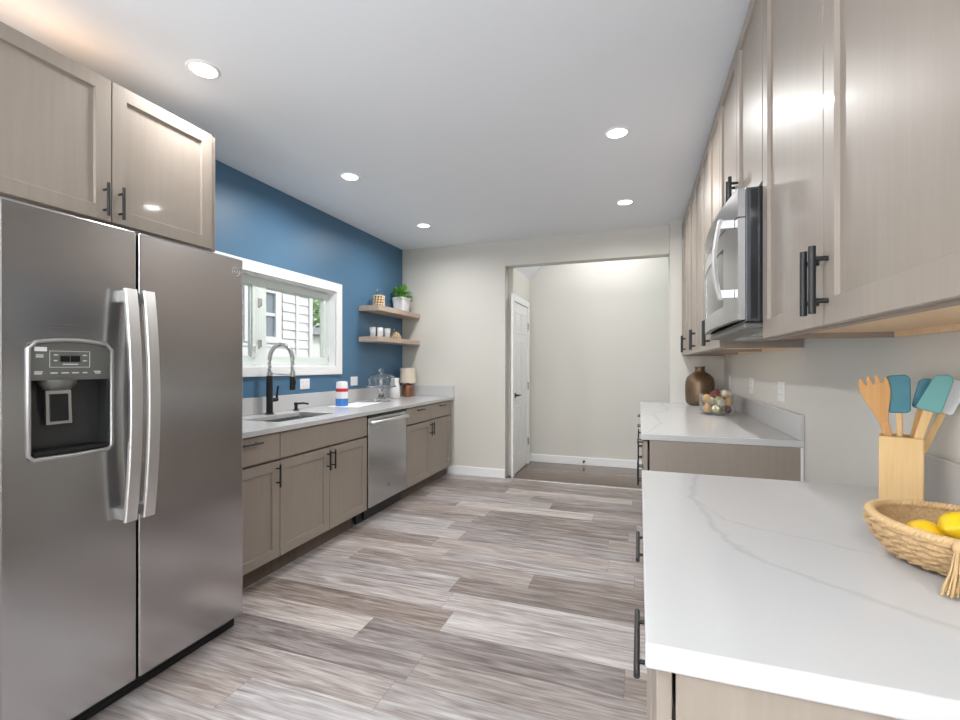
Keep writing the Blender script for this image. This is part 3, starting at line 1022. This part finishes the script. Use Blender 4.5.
hxx = .800
prev = None
for k in range(21):
    z = .085 + .285 * k / 20
    yo = bow(hxx) - .046 - .020 * math.sin(PI * k / 20)
    vs = [bm.verts.new((hxx + a, yo + b_, z)) for a, b_ in ((-.014, .002), (-.009, -.004), (.009, -.004), (.014, .002), (.010, .010), (-.010, .010))]
    if prev:
        for q in range(6): bm.faces.new((prev[q], prev[(q + 1) % 6], vs[(q + 1) % 6], vs[q]))
    else: bm.faces.new(vs)
    prev = vs
bm.faces.new(prev[::-1])
for z in (.090, .337): box(bm, hxx - .010, hxx + .010, bow(hxx) - .044, bow(hxx), z, z + .028)
obj('handle', bm, 'satin', mdo, smooth=35)
bm = B(); box(bm, .02, MW - .02, -.07, UD - .03, -.022, -.0005); mun = obj('vent_base', bm, 'grey', mw, bevel=.006)
bm = B()
for x0 in (.08, .50):
    box(bm, x0, x0 + .28, .02, .2, -.028, -.0225)
    for k in range(9): box(bm, x0 + .01 + k * .03, x0 + .024 + k * .03, .025, .195, -.031, -.028)
obj('grease_filter', bm, 'nickel', mun)
bm = B(); box(bm, MW - .002, MW, -.052, -.030, .01, .455); obj('side_seam', bm, 'darkgloss', mw)

# ------------------------------------------------------------------ shelves and what stands on them
SHX = XW + .24
shelf_l = ['upper pale wood floating shelf in the corner, holding the plant', 'lower pale wood floating shelf in the corner, holding drinking glasses']
SZ = (1.900, 1.580)
for z, lab in zip(SZ, shelf_l):
    bm = B(); box(bm, XW + .001, SHX, 4.087, YB - .001, z - .052, z)
    tag(obj('floating_shelf', bm, 'shelf', bevel=.002), lab, 'shelf', 'floating shelves in the corner')

def lantern(name, label, loc, r, h, dome):
    """glass bottle or dome standing in a pierced wicker sleeve"""
    t = thing(name, label, 'jar', loc)
    bm = B()
    rows, cols = (4, 11)
    hs_ = h * .58
    lathe(bm, [(r, 0), (r, .008), (r * 1.0, .008)], seg=32, cap1=True)
    for i in range(rows + 1):
        z = hs_ * i / rows
        rr = r * ((1 - .5 * (i / rows) ** 2) if dome else 1)
        tube(bm, [(rr * math.cos(a * PI / 16), rr * math.sin(a * PI / 16), z + .004) for a in range(32)], .0065, 6, closed=True)
    for k in range(cols):
        a = 2 * PI * k / cols
        tube(bm, [((r * ((1 - .5 * (i / rows) ** 2) if dome else 1)) * math.cos(a + .09 * i), (r * ((1 - .5 * (i / rows) ** 2) if dome else 1)) * math.sin(a + .09 * i), hs_ * i / rows + .004) for i in range(rows + 1)], .0065, 6)
    obj('wicker_sleeve', bm, 'wicker', t, smooth='all')
    if not dome:
        bm = B(); lathe(bm, [(r * .90, .004), (r * .90, hs_)], seg=28, cap0=False, cap1=False); obj('hole_shade', bm, 'hole', t, smooth='all')  # dark sheet added as the shade seen through the wicker holes
    bm = B()
    rr = r * .86
    if dome: prof = [(rr * .95, .01), (rr * .82, hs_ * .5), (rr * .5, hs_ * .98), (rr * .3, h * .72), (.008, h * .78)]
    else: prof = [(rr, .01), (rr, hs_), (rr * .95, h * .68), (rr * .6, h * .78), (.012, h * .82)]
    lathe(bm, prof, seg=28); obj('glass_body', bm, 'thinglass' if not dome else 'hole', t, smooth='all')
    bm = B(); lathe(bm, [(.010, h * .80), (.010, h * .84), (.022, h * .88), (.026, h * .93), (.018, h * .98), (.004, h)], seg=20)
    obj('knob', bm, 'glass', t, smooth='all')
    return t
lantern('wicker_jar', 'glass jar in a pierced wicker sleeve on the upper shelf', (-2.63, 4.285, SZ[0] + .0005), .056, .20, False)
lantern('wicker_cloche', 'low dome shaped wicker jar on the lower shelf', (-2.63, 4.64, SZ[1] + .0005), .06, .115, True)
g0 = None
gl = ['drinking glass on the lower shelf, first from the window', 'drinking glass on the lower shelf, second from the window',
      'drinking glass on the lower shelf, third from the window', 'drinking glass on the lower shelf, nearest the wicker jar']
for k, (px, py) in enumerate(((-2.63, 4.165), (-2.585, 4.235), (-2.63, 4.315), (-2.585, 4.385))):
    if g0 is None:
        bm = B(); lathe(bm, [(.029, 0), (.034, .10), (.0315, .10), (.027, .008), (.0005, .008)], seg=28, cap1=False)
        g0 = obj('drinking_glass', bm, 'tumbler', smooth='all'); o = g0
    else:
        o = g0.copy(); COL.objects.link(o)
    o.location = (px, py, SZ[1] + .0005); tag(o, gl[k], 'glass', 'drinking glasses on the lower shelf')
# plant
pl = thing('potted_plant', 'bushy green plant in a white pot on the upper shelf', 'plant', (-2.635, 4.785, SZ[0] + .0005))
bm = B()
def sqr(r, z): return [bm.verts.new((u * r, v * r, z)) for u, v in rrect(-1, 1, -1, 1, .38, 4)]
rs = [sqr(.064, 0), sqr(.072, .02), sqr(.086, .15), sqr(.088, .17), sqr(.080, .17), sqr(.078, .14)]
for a, b_ in zip(rs, rs[1:]):
    for k in range(len(a)): bm.faces.new((a[k], a[(k + 1) % len(a)], b_[(k + 1) % len(a)], b_[k]))
bm.faces.new(rs[0][::-1]); obj('pot', bm, 'pot', pl, smooth=40)
bm = B(); lathe(bm, [(.08, .14), (.06, .152), (.01, .155)], seg=20); obj('soil', bm, 'soil', pl)
bm = B()
def leaf(bm, p, d, up, ln, wd):
    d = d.normalized(); s = d.cross(up).normalized(); nrm = s.cross(d)
    st = ((0, 0), (.25, .8), (.55, 1), (.8, .7), (1, 0))
    cv = []
    for t, w in st:
        c = p + d * (ln * t) - nrm * (ln * .25 * t * t)
        cv.append((bm.verts.new(c + s * wd * w * .5 + nrm * .004 * w), bm.verts.new(c), bm.verts.new(c - s * wd * w * .5 + nrm * .004 * w)))
    for a, b_ in zip(cv, cv[1:]):
        for k in (0, 1):
            try: bm.faces.new((a[k], a[k + 1], b_[k + 1], b_[k]))
            except ValueError: pass
rnd = random.Random(3)
for i in range(150):
    a = rnd.uniform(0, 2 * PI); el = rnd.uniform(-.15, 1.45); rr = rnd.uniform(.35, 1)
    d = Vector((math.cos(a) * math.cos(el), math.sin(a) * math.cos(el), math.sin(el)))
    p = Vector((0, 0, .17)) + Vector((d.x * .125, d.y * .125, d.z * .115)) * rr
    q = Vector((p.x, p.y, p.z))
    if q.x < -.07: q.x = -.07
    dd_ = Vector((d.x + rnd.uniform(-.5, .5) + .12, d.y + rnd.uniform(-.5, .5), d.z + rnd.uniform(-.3, .6)))
    leaf(bm, q, dd_, Vector((0, .1, 1)), rnd.uniform(.045, .065), rnd.uniform(.026, .038))
obj('foliage', bm, 'leaf', pl, smooth='all')
bm = B()
for i in range(16):
    a = i * 2.4; e = .3 + .7 * ((i * 37) % 10) / 10
    tube(bm, [(0.01 * math.cos(a), .01 * math.sin(a), .15), (.04 * math.cos(a) * e, .04 * math.sin(a) * e, .2), (.085 * math.cos(a) * e, .085 * math.sin(a) * e, .25 - .05 * e)], .002, 5)
obj('stems', bm, 'leaf', pl)

# ------------------------------------------------------------------ left counter objects
CZ = .9145
sh = thing('paper_sheets', 'white printed papers lying on the counter under the striped canister', 'paper', (-2.50, 3.62, CZ), .12)
bm = B(); box(bm, -.13, .15, -.20, .03, 0, .002); obj('sheet', bm, 'paper', sh)
bm = B(); box(bm, -.12, .14, .04, .33, 0, .0018)
obj('sheet', bm, 'paper', sh)
bm = B()
for k in range(4): box(bm, -.05 + k * .03, -.035 + k * .03, .20, .27, .0019, .0024)
obj('printing', bm, 'print', sh)
cn = thing('canister', 'tapered canister striped red, white and blue, near the sink', 'canister', (-2.55, 3.53, CZ + .0022))
def rib(r, z, n=48): return [(r * (1 + .035 * math.cos(6 * 2 * PI * k / n)) * math.cos(2 * PI * k / n), r * (1 + .035 * math.cos(6 * 2 * PI * k / n)) * math.sin(2 * PI * k / n), z) for k in range(n)]
def ribbed(levels, c0=True, c1=True):
    bm = B(); rr = [[bm.verts.new(p) for p in rib(r, z)] for r, z in levels]
    for a, b_ in zip(rr, rr[1:]):
        for k in range(48): bm.faces.new((a[k], a[(k + 1) % 48], b_[(k + 1) % 48], b_[k]))
    if c0: bm.faces.new(rr[0][::-1])
    if c1: bm.faces.new(rr[-1])
    return bm
obj('blue_base', ribbed([(.052, 0), (.056, .004), (.056, .066)]), 'bluegl', cn, smooth=30)
obj('white_band', ribbed([(.0555, .0665), (.0545, .128)]), 'ceramic', cn, smooth=30)
obj('red_band', ribbed([(.0555, .1285), (.055, .158)]), 'red', cn, smooth=30)
obj('white_top', ribbed([(.054, .1585), (.051, .205), (.046, .218), (.02, .222)]), 'ceramic', cn, smooth=30)

ck = thing('cake_stand', 'clear glass cake stand with domed glass cover', 'cake stand', (-2.50, 4.12, CZ))
bm = B()
lathe(bm, [(.095, 0), (.092, .006), (.05, .03), (.022, .07), (.018, .10), (.03, .135), (.06, .145), (.150, .147), (.153, .156), (.150, .160), (.02, .155)], seg=40)
obj('stand', bm, 'glass', ck, smooth='all')
dm = B(); lathe(dm, [(.135, .161), (.136, .235), (.128, .258), (.09, .278), (.03, .285), (.03, .281), (.088, .274), (.125, .255), (.1325, .235), (.1315, .161)], seg=40, cap0=False, cap1=False)
do_ = obj('dome', dm, 'thinglass', ck, smooth='all')
bm = B(); lathe(bm, [(.012, .2855), (.012, .295), (.024, .303), (.028, .316), (.022, .33), (.006, .336)], seg=24); obj('knob', bm, 'glass', do_, smooth='all')

pt = thing('pitcher', 'white ceramic pitcher behind the glass cake stand', 'pitcher', (-2.60, 4.575, CZ), -.5)
bm = B(); lathe(bm, [(.045, 0), (.056, .01), (.058, .08), (.050, .15), (.042, .19), (.046, .225), (.040, .225), (.036, .19), (.044, .15), (.05, .08), (.04, .012)], seg=36)
for v in bm.verts:
    if v.co.z > .2 and v.co.x > .02: v.co.x += (v.co.x - .02) * .6
obj('body', bm, 'ceramic', pt, smooth='all')
bm = B(); tube(bm, [(-.04, 0, .205), (-.075, 0, .205), (-.095, 0, .165), (-.085, 0, .10), (-.055, 0, .07)], .008, 10); obj('handle', bm, 'ceramic', pt, smooth='all')

lp = thing('table_lamp', 'small table lamp with copper base and beige drum shade', 'lamp', (-2.585, 4.85, CZ))
bm = B(); lathe(bm, [(.058, 0), (.064, .006), (.064, .10), (.060, .125), (.045, .145), (.02, .152), (.012, .17)], seg=36); obj('base', bm, 'copper', lp, smooth=40)
bm = B(); tube(bm, [(.03, -.056, .11), (.035, -.098, .10), (.035, -.105, .06), (.032, -.08, .025), (.03, -.057, .02)], .005, 8); obj('handle', bm, 'copper', lp, smooth='all')
bm = B(); lathe(bm, [(.094, .162), (.092, .336), (.0905, .336), (.0925, .162)], seg=40, cap0=False, cap1=False)
lathe(bm, [(.02, .30), (.02, .303)], seg=12)
for k in range(3): cyl(bm, (.02 * math.cos(k * 2.1), .02 * math.sin(k * 2.1), .3015), (.091 * math.cos(k * 2.1), .091 * math.sin(k * 2.1), .3015), .0015, 6)
cyl(bm, (0, 0, .17), (0, 0, .30), .006, 8)
obj('lamp_shade', bm, 'linen', lp, smooth=40)

# ------------------------------------------------------------------ outlets
def outlet(label, loc, rz, w, h, gangs, group):
    t = thing('wall_outlet', label, 'outlet', loc, rz, group)
    bm = B(); box(bm, -w / 2, w / 2, -.006, 0, -h / 2, h / 2); obj('plate', bm, 'plate', t, bevel=.002)
    for g in gangs:
        bm = B(); box(bm, g - .017, g + .017, -.008, -.006, -.034, .034)
        i = obj('insert', bm, 'plate', t, bevel=.001)
        for zz in (-.018, .018):
            bm = B()
            for xx in (-.006, .006): box(bm, g + xx - .001, g + xx + .001, -.0084, -.0079, zz - .004, zz + .004)
            obj('slots', bm, 'slot', i)
    return t
outlet('double white outlet plate on the blue wall behind the faucet', (XW + .0005, 3.275, 1.122), PI / 2, .118, .09, (-.025, .025), 'outlets on the blue wall')
outlet('white outlet plate on the blue wall beside the cake stand', (XW + .0005, 4.005, 1.122), PI / 2, .118, .09, (-.025, .025), 'outlets on the blue wall')
outlet('white outlet on the cream wall behind the bowl of dried fruit', (XR - .0005, 4.60, 1.137), -PI / 2, .075, .118, (0,), 'outlets above the right counter')
outlet('white outlet on the cream wall, middle one of three above the far counter', (XR - .0005, 3.765, 1.137), -PI / 2, .118, .118, (-.025, .025), 'outlets above the right counter')
outlet('white outlet on the cream wall near the end of the far counter', (XR - .0005, 3.027, 1.137), -PI / 2, .12, .118, (-.025, .025), 'outlets above the right counter')

# ------------------------------------------------------------------ far right counter objects
vs_ = thing('vase', 'brown bronze bottle vase on the far counter', 'vase', (.53, 4.70, CZ))
bm = B()
prof = [(.085, 0), (.110, .012), (.122, .04), (.125, .12), (.124, .21), (.112, .255), (.085, .285), (.055, .302), (.043, .312), (.040, .335), (.045, .352), (.047, .357), (.040, .357), (.034, .335), (.034, .30)]
lathe(bm, prof, seg=48, cap1=True)
obj('body', bm, 'bronze', vs_, smooth='all')

bw = thing('glass_bowl', 'clear glass bowl filled with dried fruit and petals on the far counter', 'bowl', (.555, 3.86, CZ))
bm = B(); lathe(bm, [(.10, 0), (.118, .006), (.124, .03), (.124, .150), (.120, .150), (.119, .03), (.112, .012), (.001, .010)], seg=48, cap1=False)
obj('body', bm, 'thinglass', bw, smooth='all')
kinds = {'orange': ('oatmeal', 'orange round dried fruit in the glass bowl', .032), 'olive': ('olive', 'yellow green dried fruit in the glass bowl', .031),
         'plum': ('plum', 'dark red dried seed head in the glass bowl', .026), 'petal': ('petal', 'cream dried flower head in the glass bowl', .029)}
spots = [('orange', -.07, -.035, .045), ('olive', -.005, -.072, .043), ('plum', .065, -.045, .04), ('petal', -.035, -.015, .105), ('orange', -.068, -.02, .11),
         ('olive', .005, -.045, .100), ('plum', .065, .0, .105), ('olive', .03, .05, .05), ('plum', -.02, .04, .05), ('petal', .035, -.015, .155),
         ('plum', -.02, .03, .145), ('orange', .06, -.06, .095), ('petal', -.055, .055, .09), ('petal', .012, -.085, .085), ('petal', .075, .03, .14), ('plum', .0, -.03, .15)]
pos = [[x, y_, z, kinds[k][2] * 1.04] for k, x, y_, z in spots]      # settle the pieces so that none cuts into another
for _ in range(90):
    for a in range(len(pos)):
        for b_ in range(a):
            p, q = pos[a], pos[b_]
            dv = Vector((p[0] - q[0], p[1] - q[1], p[2] - q[2])); need = p[3] + q[3] - dv.length
            if need > 0:
                dv = dv.normalized() * need * .5
                for c_ in range(3): p[c_] += dv[c_]; q[c_] -= dv[c_]
    for p in pos:
        rr = math.hypot(p[0], p[1]); lim = .117 - p[3]
        if rr > lim: p[0] *= lim / rr; p[1] *= lim / rr
        p[2] = max(p[2], .013 + p[3])
spots = [(sp_[0], p[0], p[1], p[2]) for sp_, p in zip(spots, pos)]
protos = {}
rnd = random.Random(5)
for kd, x, y_, z in spots:
    mat, lab, r = kinds[kd]
    if kd not in protos:
        bm = B(); blob(bm, (0, 0, 0), r, 3, (1, 1, .9), .03 if kd in ('orange', 'olive') else .13)
        o = obj('dried_fruit' if kd in ('orange', 'olive') else 'dried_flower', bm, mat, smooth='all'); protos[kd] = o
    else:
        o = protos[kd].copy(); COL.objects.link(o)
    o.location = (.555 + x, 3.86 + y_, CZ + z); o.rotation_euler = (rnd.uniform(0, 3), rnd.uniform(0, 3), rnd.uniform(0, 3))
    tag(o, lab, 'dried fruit' if kd in ('orange', 'olive') else 'dried flower', kd + ' pieces in the glass bowl')

# ------------------------------------------------------------------ near counter objects
YAW = math.atan2(.637, 1.47)
uh = thing('utensil_holder', 'square pale bamboo utensil holder on the near counter', 'utensil holder', (.650, 1.505, CZ), -YAW)
bm = B()
hw, hh = .0435, .186
holed(bm, [-hw, -hw + .009, hw - .009, hw], [-hw, -hw + .009, hw - .009, hw], 0, hh, lambda u, v, w: (u, v, w))
box(bm, -hw + .009, hw - .009, -hw + .009, hw - .009, 0, .01)
obj('box', bm, 'bamboo', uh, bevel=.004)
def uframe(u, z, dv=0.0):
    """holder's own frame to world: u across, z up, dv towards the wall"""
    c_, s_ = math.cos(-YAW), math.sin(-YAW)
    return Vector((.650 + c_ * u - s_ * dv, 1.505 + s_ * u + c_ * dv, CZ + z))
def utensil(name, label, foot, neck, tip, head_poly, mat, hmat, dv, hw_=.011, th=.008, slots=None):
    """flat kitchen tool leaning in the holder. head_poly in (across, along) from the neck along foot->tip"""
    f, n_, t_ = (Vector((p[0], 0, p[1])) for p in (foot, neck, tip))
    base = uframe(0, 0, dv)
    t = thing(name, label, 'utensil', base, -YAW, None)
    d = (t_ - n_).normalized(); s = Vector((d.z, 0, -d.x))
    bm = B()
    d1_ = (n_ - f).normalized(); s1 = Vector((d1_.z, 0, -d1_.x))
    poly = [(f + s1 * -hw_ * .8), (f + s1 * hw_ * .8), (n_ + s1 * hw_), (n_ + s1 * -hw_)]
    prism(bm, [(p.x, p.z) for p in poly], -th / 2, th / 2, lambda u, v, w: (u, w, v))
    obj('handle', bm, hmat, t, bevel=.003)
    bm = B()
    for part in head_poly:
        pp = [n_ + s * a + d * b_ for a, b_ in part]
        prism(bm, [(p.x, p.z) for p in pp], -th * .65, th * .65, lambda u, v, w: (u, w, v))
    obj('head', bm, mat, t, bevel=.003, bseg=3)
    return t
def round_head(w0, w1, L, r0, r1, skew=0.0):
    out = []
    def arc_(cx, cy, r, a0, a1, n=6):
        for k in range(n + 1):
            a = math.radians(a0 + (a1 - a0) * k / n); out.append((cx + r * math.cos(a), cy + r * math.sin(a)))
    arc_(w0 - r0, r0, r0, -90, 0); arc_(w1 - r1, L - r1, r1, 0, 90)
    arc_(-w1 + r1 + skew, L - r1 - abs(skew) * .4, r1, 90, 180); arc_(-w0 + r0, r0, r0, 180, 270)
    return out
# spork
sp = []
prof_l = [(-.012, -.03), (-.020, .0), (-.032, .03), (-.038, .055), (-.038, .075)]
prof_r = [(.038, .075), (.038, .055), (.032, .03), (.020, 0), (.012, -.03)]
tines = [(-.035, .086), (-.029, .094), (-.024, .086), (-.021, .072), (-.016, .072), (-.013, .090), (-.008, .097), (-.003, .090), (-.001, .072), (.004, .072),
         (.007, .090), (.012, .096), (.017, .089), (.019, .073), (.024, .073), (.027, .085), (.032, .090), (.036, .083)]
profile = [(x * .84, y) for x, y in prof_l + tines + prof_r]
utensil('wooden_spork', 'brown wooden serving fork leaning out of the utensil holder', (.012, .03), (-.040, .250), (-.060, .345), [profile], 'beech', 'beech', -.012, .010)
utensil('spatula', 'dark blue silicone spatula with wooden handle in the utensil holder', (.004, .03), (-.004, .246), (-.009, .34), [round_head(.024, .027, .100, .010, .014, .003)], 'tealA', 'bamboo', -.004, .0068)
utensil('spatula', 'green teal silicone spatula, in front of its darker twin, in the utensil holder', (-.006, .03), (.051, .256), (.073, .345), [round_head(.024, .025, .098, .007, .014, .012)], 'tealB', 'bamboo', -.022, .010)
utensil('spatula', 'teal silicone spatula mostly hidden behind the green teal one', (-.004, .03), (.038, .258), (.056, .345), [round_head(.019, .019, .080, .008, .016)], 'tealA', 'beech', .010, .0075)
utensil('spatula', 'white silicone spatula at the right end of the utensil holder', (.0, .03), (.078, .250), (.108, .335), [round_head(.019, .021, .088, .007, .010)], 'whitesil', 'bamboo', .022, .008)

# basket
bk = thing('basket', 'round woven seagrass basket holding lemons on the near counter', 'basket', (.570, 1.100, CZ))
bm = B()
NR, NS, RM = 7, 192, .138
def wall_r(t): return .094 + (RM - .094) * math.sin(min(1, t) * PI / 2) ** .8
sub = 7
rings = []
for i in range(NR * sub + 1):
    t = i / (NR * sub)
    z = .004 + .072 * t ** 1.1
    row = int(i / sub); ph = (i % sub) / sub
    ring = []
    for k in range(NS):
        a = 2 * PI * k / NS
        strand = math.sin(a * 27 + (1 if row % 2 else -1) * (ph - .5) * 3.4 + row * 1.7)
        rr = wall_r(t) + .0055 * math.sin(PI * ph) ** .7 + .0042 * strand * math.sin(PI * ph)
        ring.append(bm.verts.new((rr * math.cos(a), rr * math.sin(a), z + .003 * math.cos(2 * a + .9) * t)))
    rings.append(ring)
inner = []
for i in range(0, 12):
    t = 1 - i / 12
    z = .012 + .064 * t ** 1.1
    inner.append([bm.verts.new(((wall_r(t) - .009 + .002 * math.sin(k * PI / 2 + i * 2)) * math.cos(2 * PI * k / NS), (wall_r(t) - .009 + .002 * math.sin(k * PI / 2 + i * 2)) * math.sin(2 * PI * k / NS), z + .003 * math.cos(4 * PI * k / NS + .9) * t)) for k in range(NS)])
al = rings + inner
for a, b_ in zip(al, al[1:]):
    for k in range(NS): bm.faces.new((a[k], a[(k + 1) % NS], b_[(k + 1) % NS], b_[k]))
bm.faces.new(al[0][::-1]); bm.faces.new(al[-1])
obj('woven_wall', bm, 'straw', bk, smooth='all')
bm = B()
for s in (0, 1, 2):
    tube(bm, [((RM - .004 + .005 * math.cos(40 * a + s * 2.1)) * math.cos(a), (RM - .004 + .005 * math.cos(40 * a + s * 2.1)) * math.sin(a), .077 + .003 * math.cos(2 * a + .9) + .004 * math.sin(40 * a + s * 2.1)) for a in [2 * PI * k / 320 for k in range(320)]], .0045, 6, closed=True)
obj('rim', bm, 'jute', bk, smooth='all')
# tassel
bm = B()
ta = math.atan2(-.180, -.098)
tc_, ts_ = math.cos(ta), math.sin(ta)
rnd = random.Random(9)
blob(bm, ((RM + .008) * tc_, (RM + .008) * ts_, .070), .012, 2, (1, 1, 1.2))
for k in range(70):
    u = rnd.uniform(-1, 1); w = rnd.uniform(-1, 1)
    p0 = (RM + .010 + .006 * w); p1 = RM + .022 + .008 * w; p2 = RM + rnd.uniform(.035, .062)
    q = lambda rr, off, z: (rr * tc_ - off * ts_, rr * ts_ + off * tc_, z)
    tube(bm, [q(p0, u * .007, .070), q(p1, u * .012, .036), q(p2, u * .022, rnd.uniform(.003, .009))], .0016, 4)
obj('tassel', bm, 'jute', bk, smooth='all')
lem = [('lemon lying left in the woven basket, partly sunk behind the rim', (.525, 1.128, .957), .5, .80), ('lemon at the right of the woven basket, standing higher', (.561, 1.098, .984), 2.2, .84),
       ]
l0 = None
for lab, p, rz, sc_ in lem:
    if l0 is None:
        bm = B(); lathe(bm, [(.0005, -.047), (.006, -.045), (.010, -.040), (.024, -.028), (.033, -.010), (.0335, .008), (.025, .026), (.012, .037), (.008, .042), (.006, .046), (.0005, .048)], seg=28)
        l0 = obj('lemon', bm, 'lemon', smooth='all'); o = l0
    else: o = l0.copy(); COL.objects.link(o)
    o.location = p; o.rotation_euler = (PI / 2, .15, rz); o.scale = (sc_,) * 3
    tag(o, lab, 'lemon', 'lemons in the basket')

# door stop on the passage baseboard
ds = thing('door_stop', 'small black door stop on the passage baseboard', 'door stop', (-.671, YH - .0145, .05))
bm = B(); lathe(bm, [(.014, 0), (.014, .006), (.006, .008), (.006, .05)], seg=14)
bmesh.ops.rotate(bm, cent=(0, 0, 0), matrix=Matrix.Rotation(PI / 2, 3, 'X'), verts=bm.verts)
obj('base', bm, 'black', ds, smooth=True)
bm = B(); cyl(bm, (0, -.05, 0), (0, -.068, 0), .011, 14); obj('bumper', bm, 'rubber', ds, smooth=True)

# ------------------------------------------------------------------ ceiling lights
lamp0 = None
lamps = [((-1.966, 1.640), 'recessed ceiling light nearest the refrigerator cabinet'), ((-2.046, 2.93), 'recessed ceiling light above the window, middle of the left row'),
         ((-2.06, 4.20), 'recessed ceiling light at the far end of the left row'), ((-.128, 2.91), 'recessed ceiling light, nearer one of the right row'),
         ((-.118, 4.17), 'recessed ceiling light, farther one of the right row')]
def light_under(x, y, z, size, power, col, name='lamp_light'):
    d = bpy.data.lights.new(name, 'AREA'); d.shape = 'DISK'; d.size = size; d.energy = power; d.color = col; d.spread = math.radians(SPREAD)
    o = bpy.data.objects.new(name, d); COL.objects.link(o); o.location = (x, y, z)
    return o
for (x, y), lab in lamps:
    if lamp0 is None:
        t = thing('ceiling_light', lab, 'ceiling light', (x, y, ZC), 0, 'recessed ceiling lights')
        bm = B(); lathe(bm, [(.057, -.003), (.060, -.007), (.070, -.005), (.074, -.0005)], seg=40, cap0=False, cap1=False)
        lathe(bm, [(.057, -.003), (.074, -.0006)], seg=40, cap0=False, cap1=False)
        obj('trim_ring', bm, 'white', t, smooth=True)
        bm = B(); lathe(bm, [(.058, -.004), (.058, -.0008)], seg=36); obj('lens', bm, 'lens', t)
        lamp0 = t
    else: dup(lamp0, (x, y, ZC), lab)
    light_under(x, y, ZC - .012, .11, LAMP * (.5 if y < 2 else .68 if y > 4 else 1), LAMP_COL)
# more ceiling lights, added out of view behind the camera and in the passage
for x, y in ((-1.98, .2), (-1.98, -1.3), (-.125, -1.3), (-1.98, -3.2), (-.125, -3.2)):
    light_under(x, y, ZC - .012, .15, LAMP, LAMP_COL)
light_under(-.30, 5.50, 3.14, .6, LAMP * .9, LAMP_COL)

# warm light shining up from the top of the refrigerator cabinet
d = bpy.data.lights.new('strip_light', 'AREA'); d.shape = 'RECTANGLE'; d.size = .5; d.size_y = .04; d.energy = WARM; d.color = (1, .62, .35)
o = bpy.data.objects.new('strip_light', d); COL.objects.link(o); o.location = (-2.3, 1.15, 2.51); o.rotation_euler = (PI, 0, PI / 2)

# ------------------------------------------------------------------ outside
bm = B(); box(bm, -30, 30, -30, 40, -.45, -.40)
tag(obj('lawn', bm, 'lawn'), 'grass between the houses outside', 'lawn', kind='structure')
NX = -5.6
nh = thing('neighbor_house', 'white sided neighbouring house outside the window', 'house', (NX, 0, 0))
bm = B()
EXP = .152
def lap(bm, y0, y1, z0, z1, x=0.0):
    z = z0
    while z < z1:
        a = [bm.verts.new(p) for p in ((x - .002, y0, z + EXP), (x - .002, y1, z + EXP), (x + .016, y1, z), (x + .016, y0, z), (x - .002, y0, z), (x - .002, y1, z))]
        bm.faces.new((a[0], a[3], a[2], a[1])); bm.faces.new((a[3], a[4], a[5], a[2]))
        z += EXP
lap(bm, -6, 5.32, -.4, 5.2); lap(bm, 5.32, 6.13, -.4, 1.60); lap(bm, 5.32, 6.13, 2.55, 5.2); lap(bm, 6.13, 6.43, -.4, 5.2); lap(bm, 6.49, 6.80, -.4, 5.2, -.03)
obj('siding', bm, 'siding', nh)
bm = B(); box(bm, -4, -.04, -6, 6.80, -.4, 5.2); obj('wall', bm, 'siding', nh)
bm = B(); box(bm, -.01, .03, 6.425, 6.495, -.4, 5.2); box(bm, -.05, .01, 6.79, 6.87, -.4, 5.2); obj('corner_board', bm, 'white', nh)
bm = B(); box(bm, -4.3, .35, -6.2, 7.1, 5.2, 5.35); prism(bm, [(-4.4, 5.35), (.4, 5.35), (-2.0, 7.3)], -6.2, 7.1, lambda u, v, w: (u, w, v)); obj('roof', bm, 'roofing', nh)
bm = B(); holed(bm, [5.33, 5.45, 5.95, 6.08], [1.64, 1.74, 2.44, 2.55], -.02, .035, mpx)
box(bm, -.02, .02, 5.45, 5.95, 2.07, 2.12); nwn = obj('window', bm, 'white', nh)
bm = B(); box(bm, -.015, -.005, 5.45, 5.95, 1.74, 2.44); obj('pane', bm, 'farpane', nwn)
# shed and tree past the corner
sd2 = thing('shed', 'small white shed with grey roof beyond the neighbouring house', 'shed', (-9.5, 10.2, -.4))
bm = B(); box(bm, -1.2, 1.2, -.2, 2.5, 0, 2.55); obj('wall', bm, 'siding', sd2)
bm = B(); prism(bm, [(-1.4, 2.5), (1.4, 2.5), (0, 2.85)], -.4, 2.7, lambda u, v, w: (u, w, v)); obj('roof', bm, 'roofing', sd2)
def tree(label, loc, h, r, seed):
    t = thing('leafy_tree', label, 'tree', loc)
    rn = random.Random(seed)
    bm = B(); tube(bm, [(0, 0, 0), (.05, 0, h * .4), (0, .1, h * .8)], [.14, .10, .04], 8)
    for k in range(6):
        a = k * 1.1; tube(bm, [(0.02, 0, h * (.35 + .06 * k)), (r * .6 * math.cos(a), r * .6 * math.sin(a), h * (.55 + .06 * k))], [.05, .015], 6)
    obj('trunk', bm, 'bark', t)
    bm = B()
    for i in range(2600):
        d = Vector((rn.gauss(0, 1), rn.gauss(0, 1), rn.gauss(0, 1))).normalized() * (rn.random() ** .4)
        c = Vector((d.x * r, d.y * r, h * .72 + d.z * h * .42))
        q = Vector((rn.gauss(0, 1), rn.gauss(0, 1), rn.gauss(0, .6))).normalized(); u, v = frame_of(q); s = rn.uniform(.06, .13)
        bm.faces.new([bm.verts.new(c + u * s * a + v * s * b_) for a, b_ in ((-1, 0), (0, -.6), (1, 0), (0, .6))])
    obj('crown', bm, 'treeleaf', t)
tree('green leafy tree behind the shed outside', (-12.0, 14.6, -.4), 5.5, 2.4, 4)
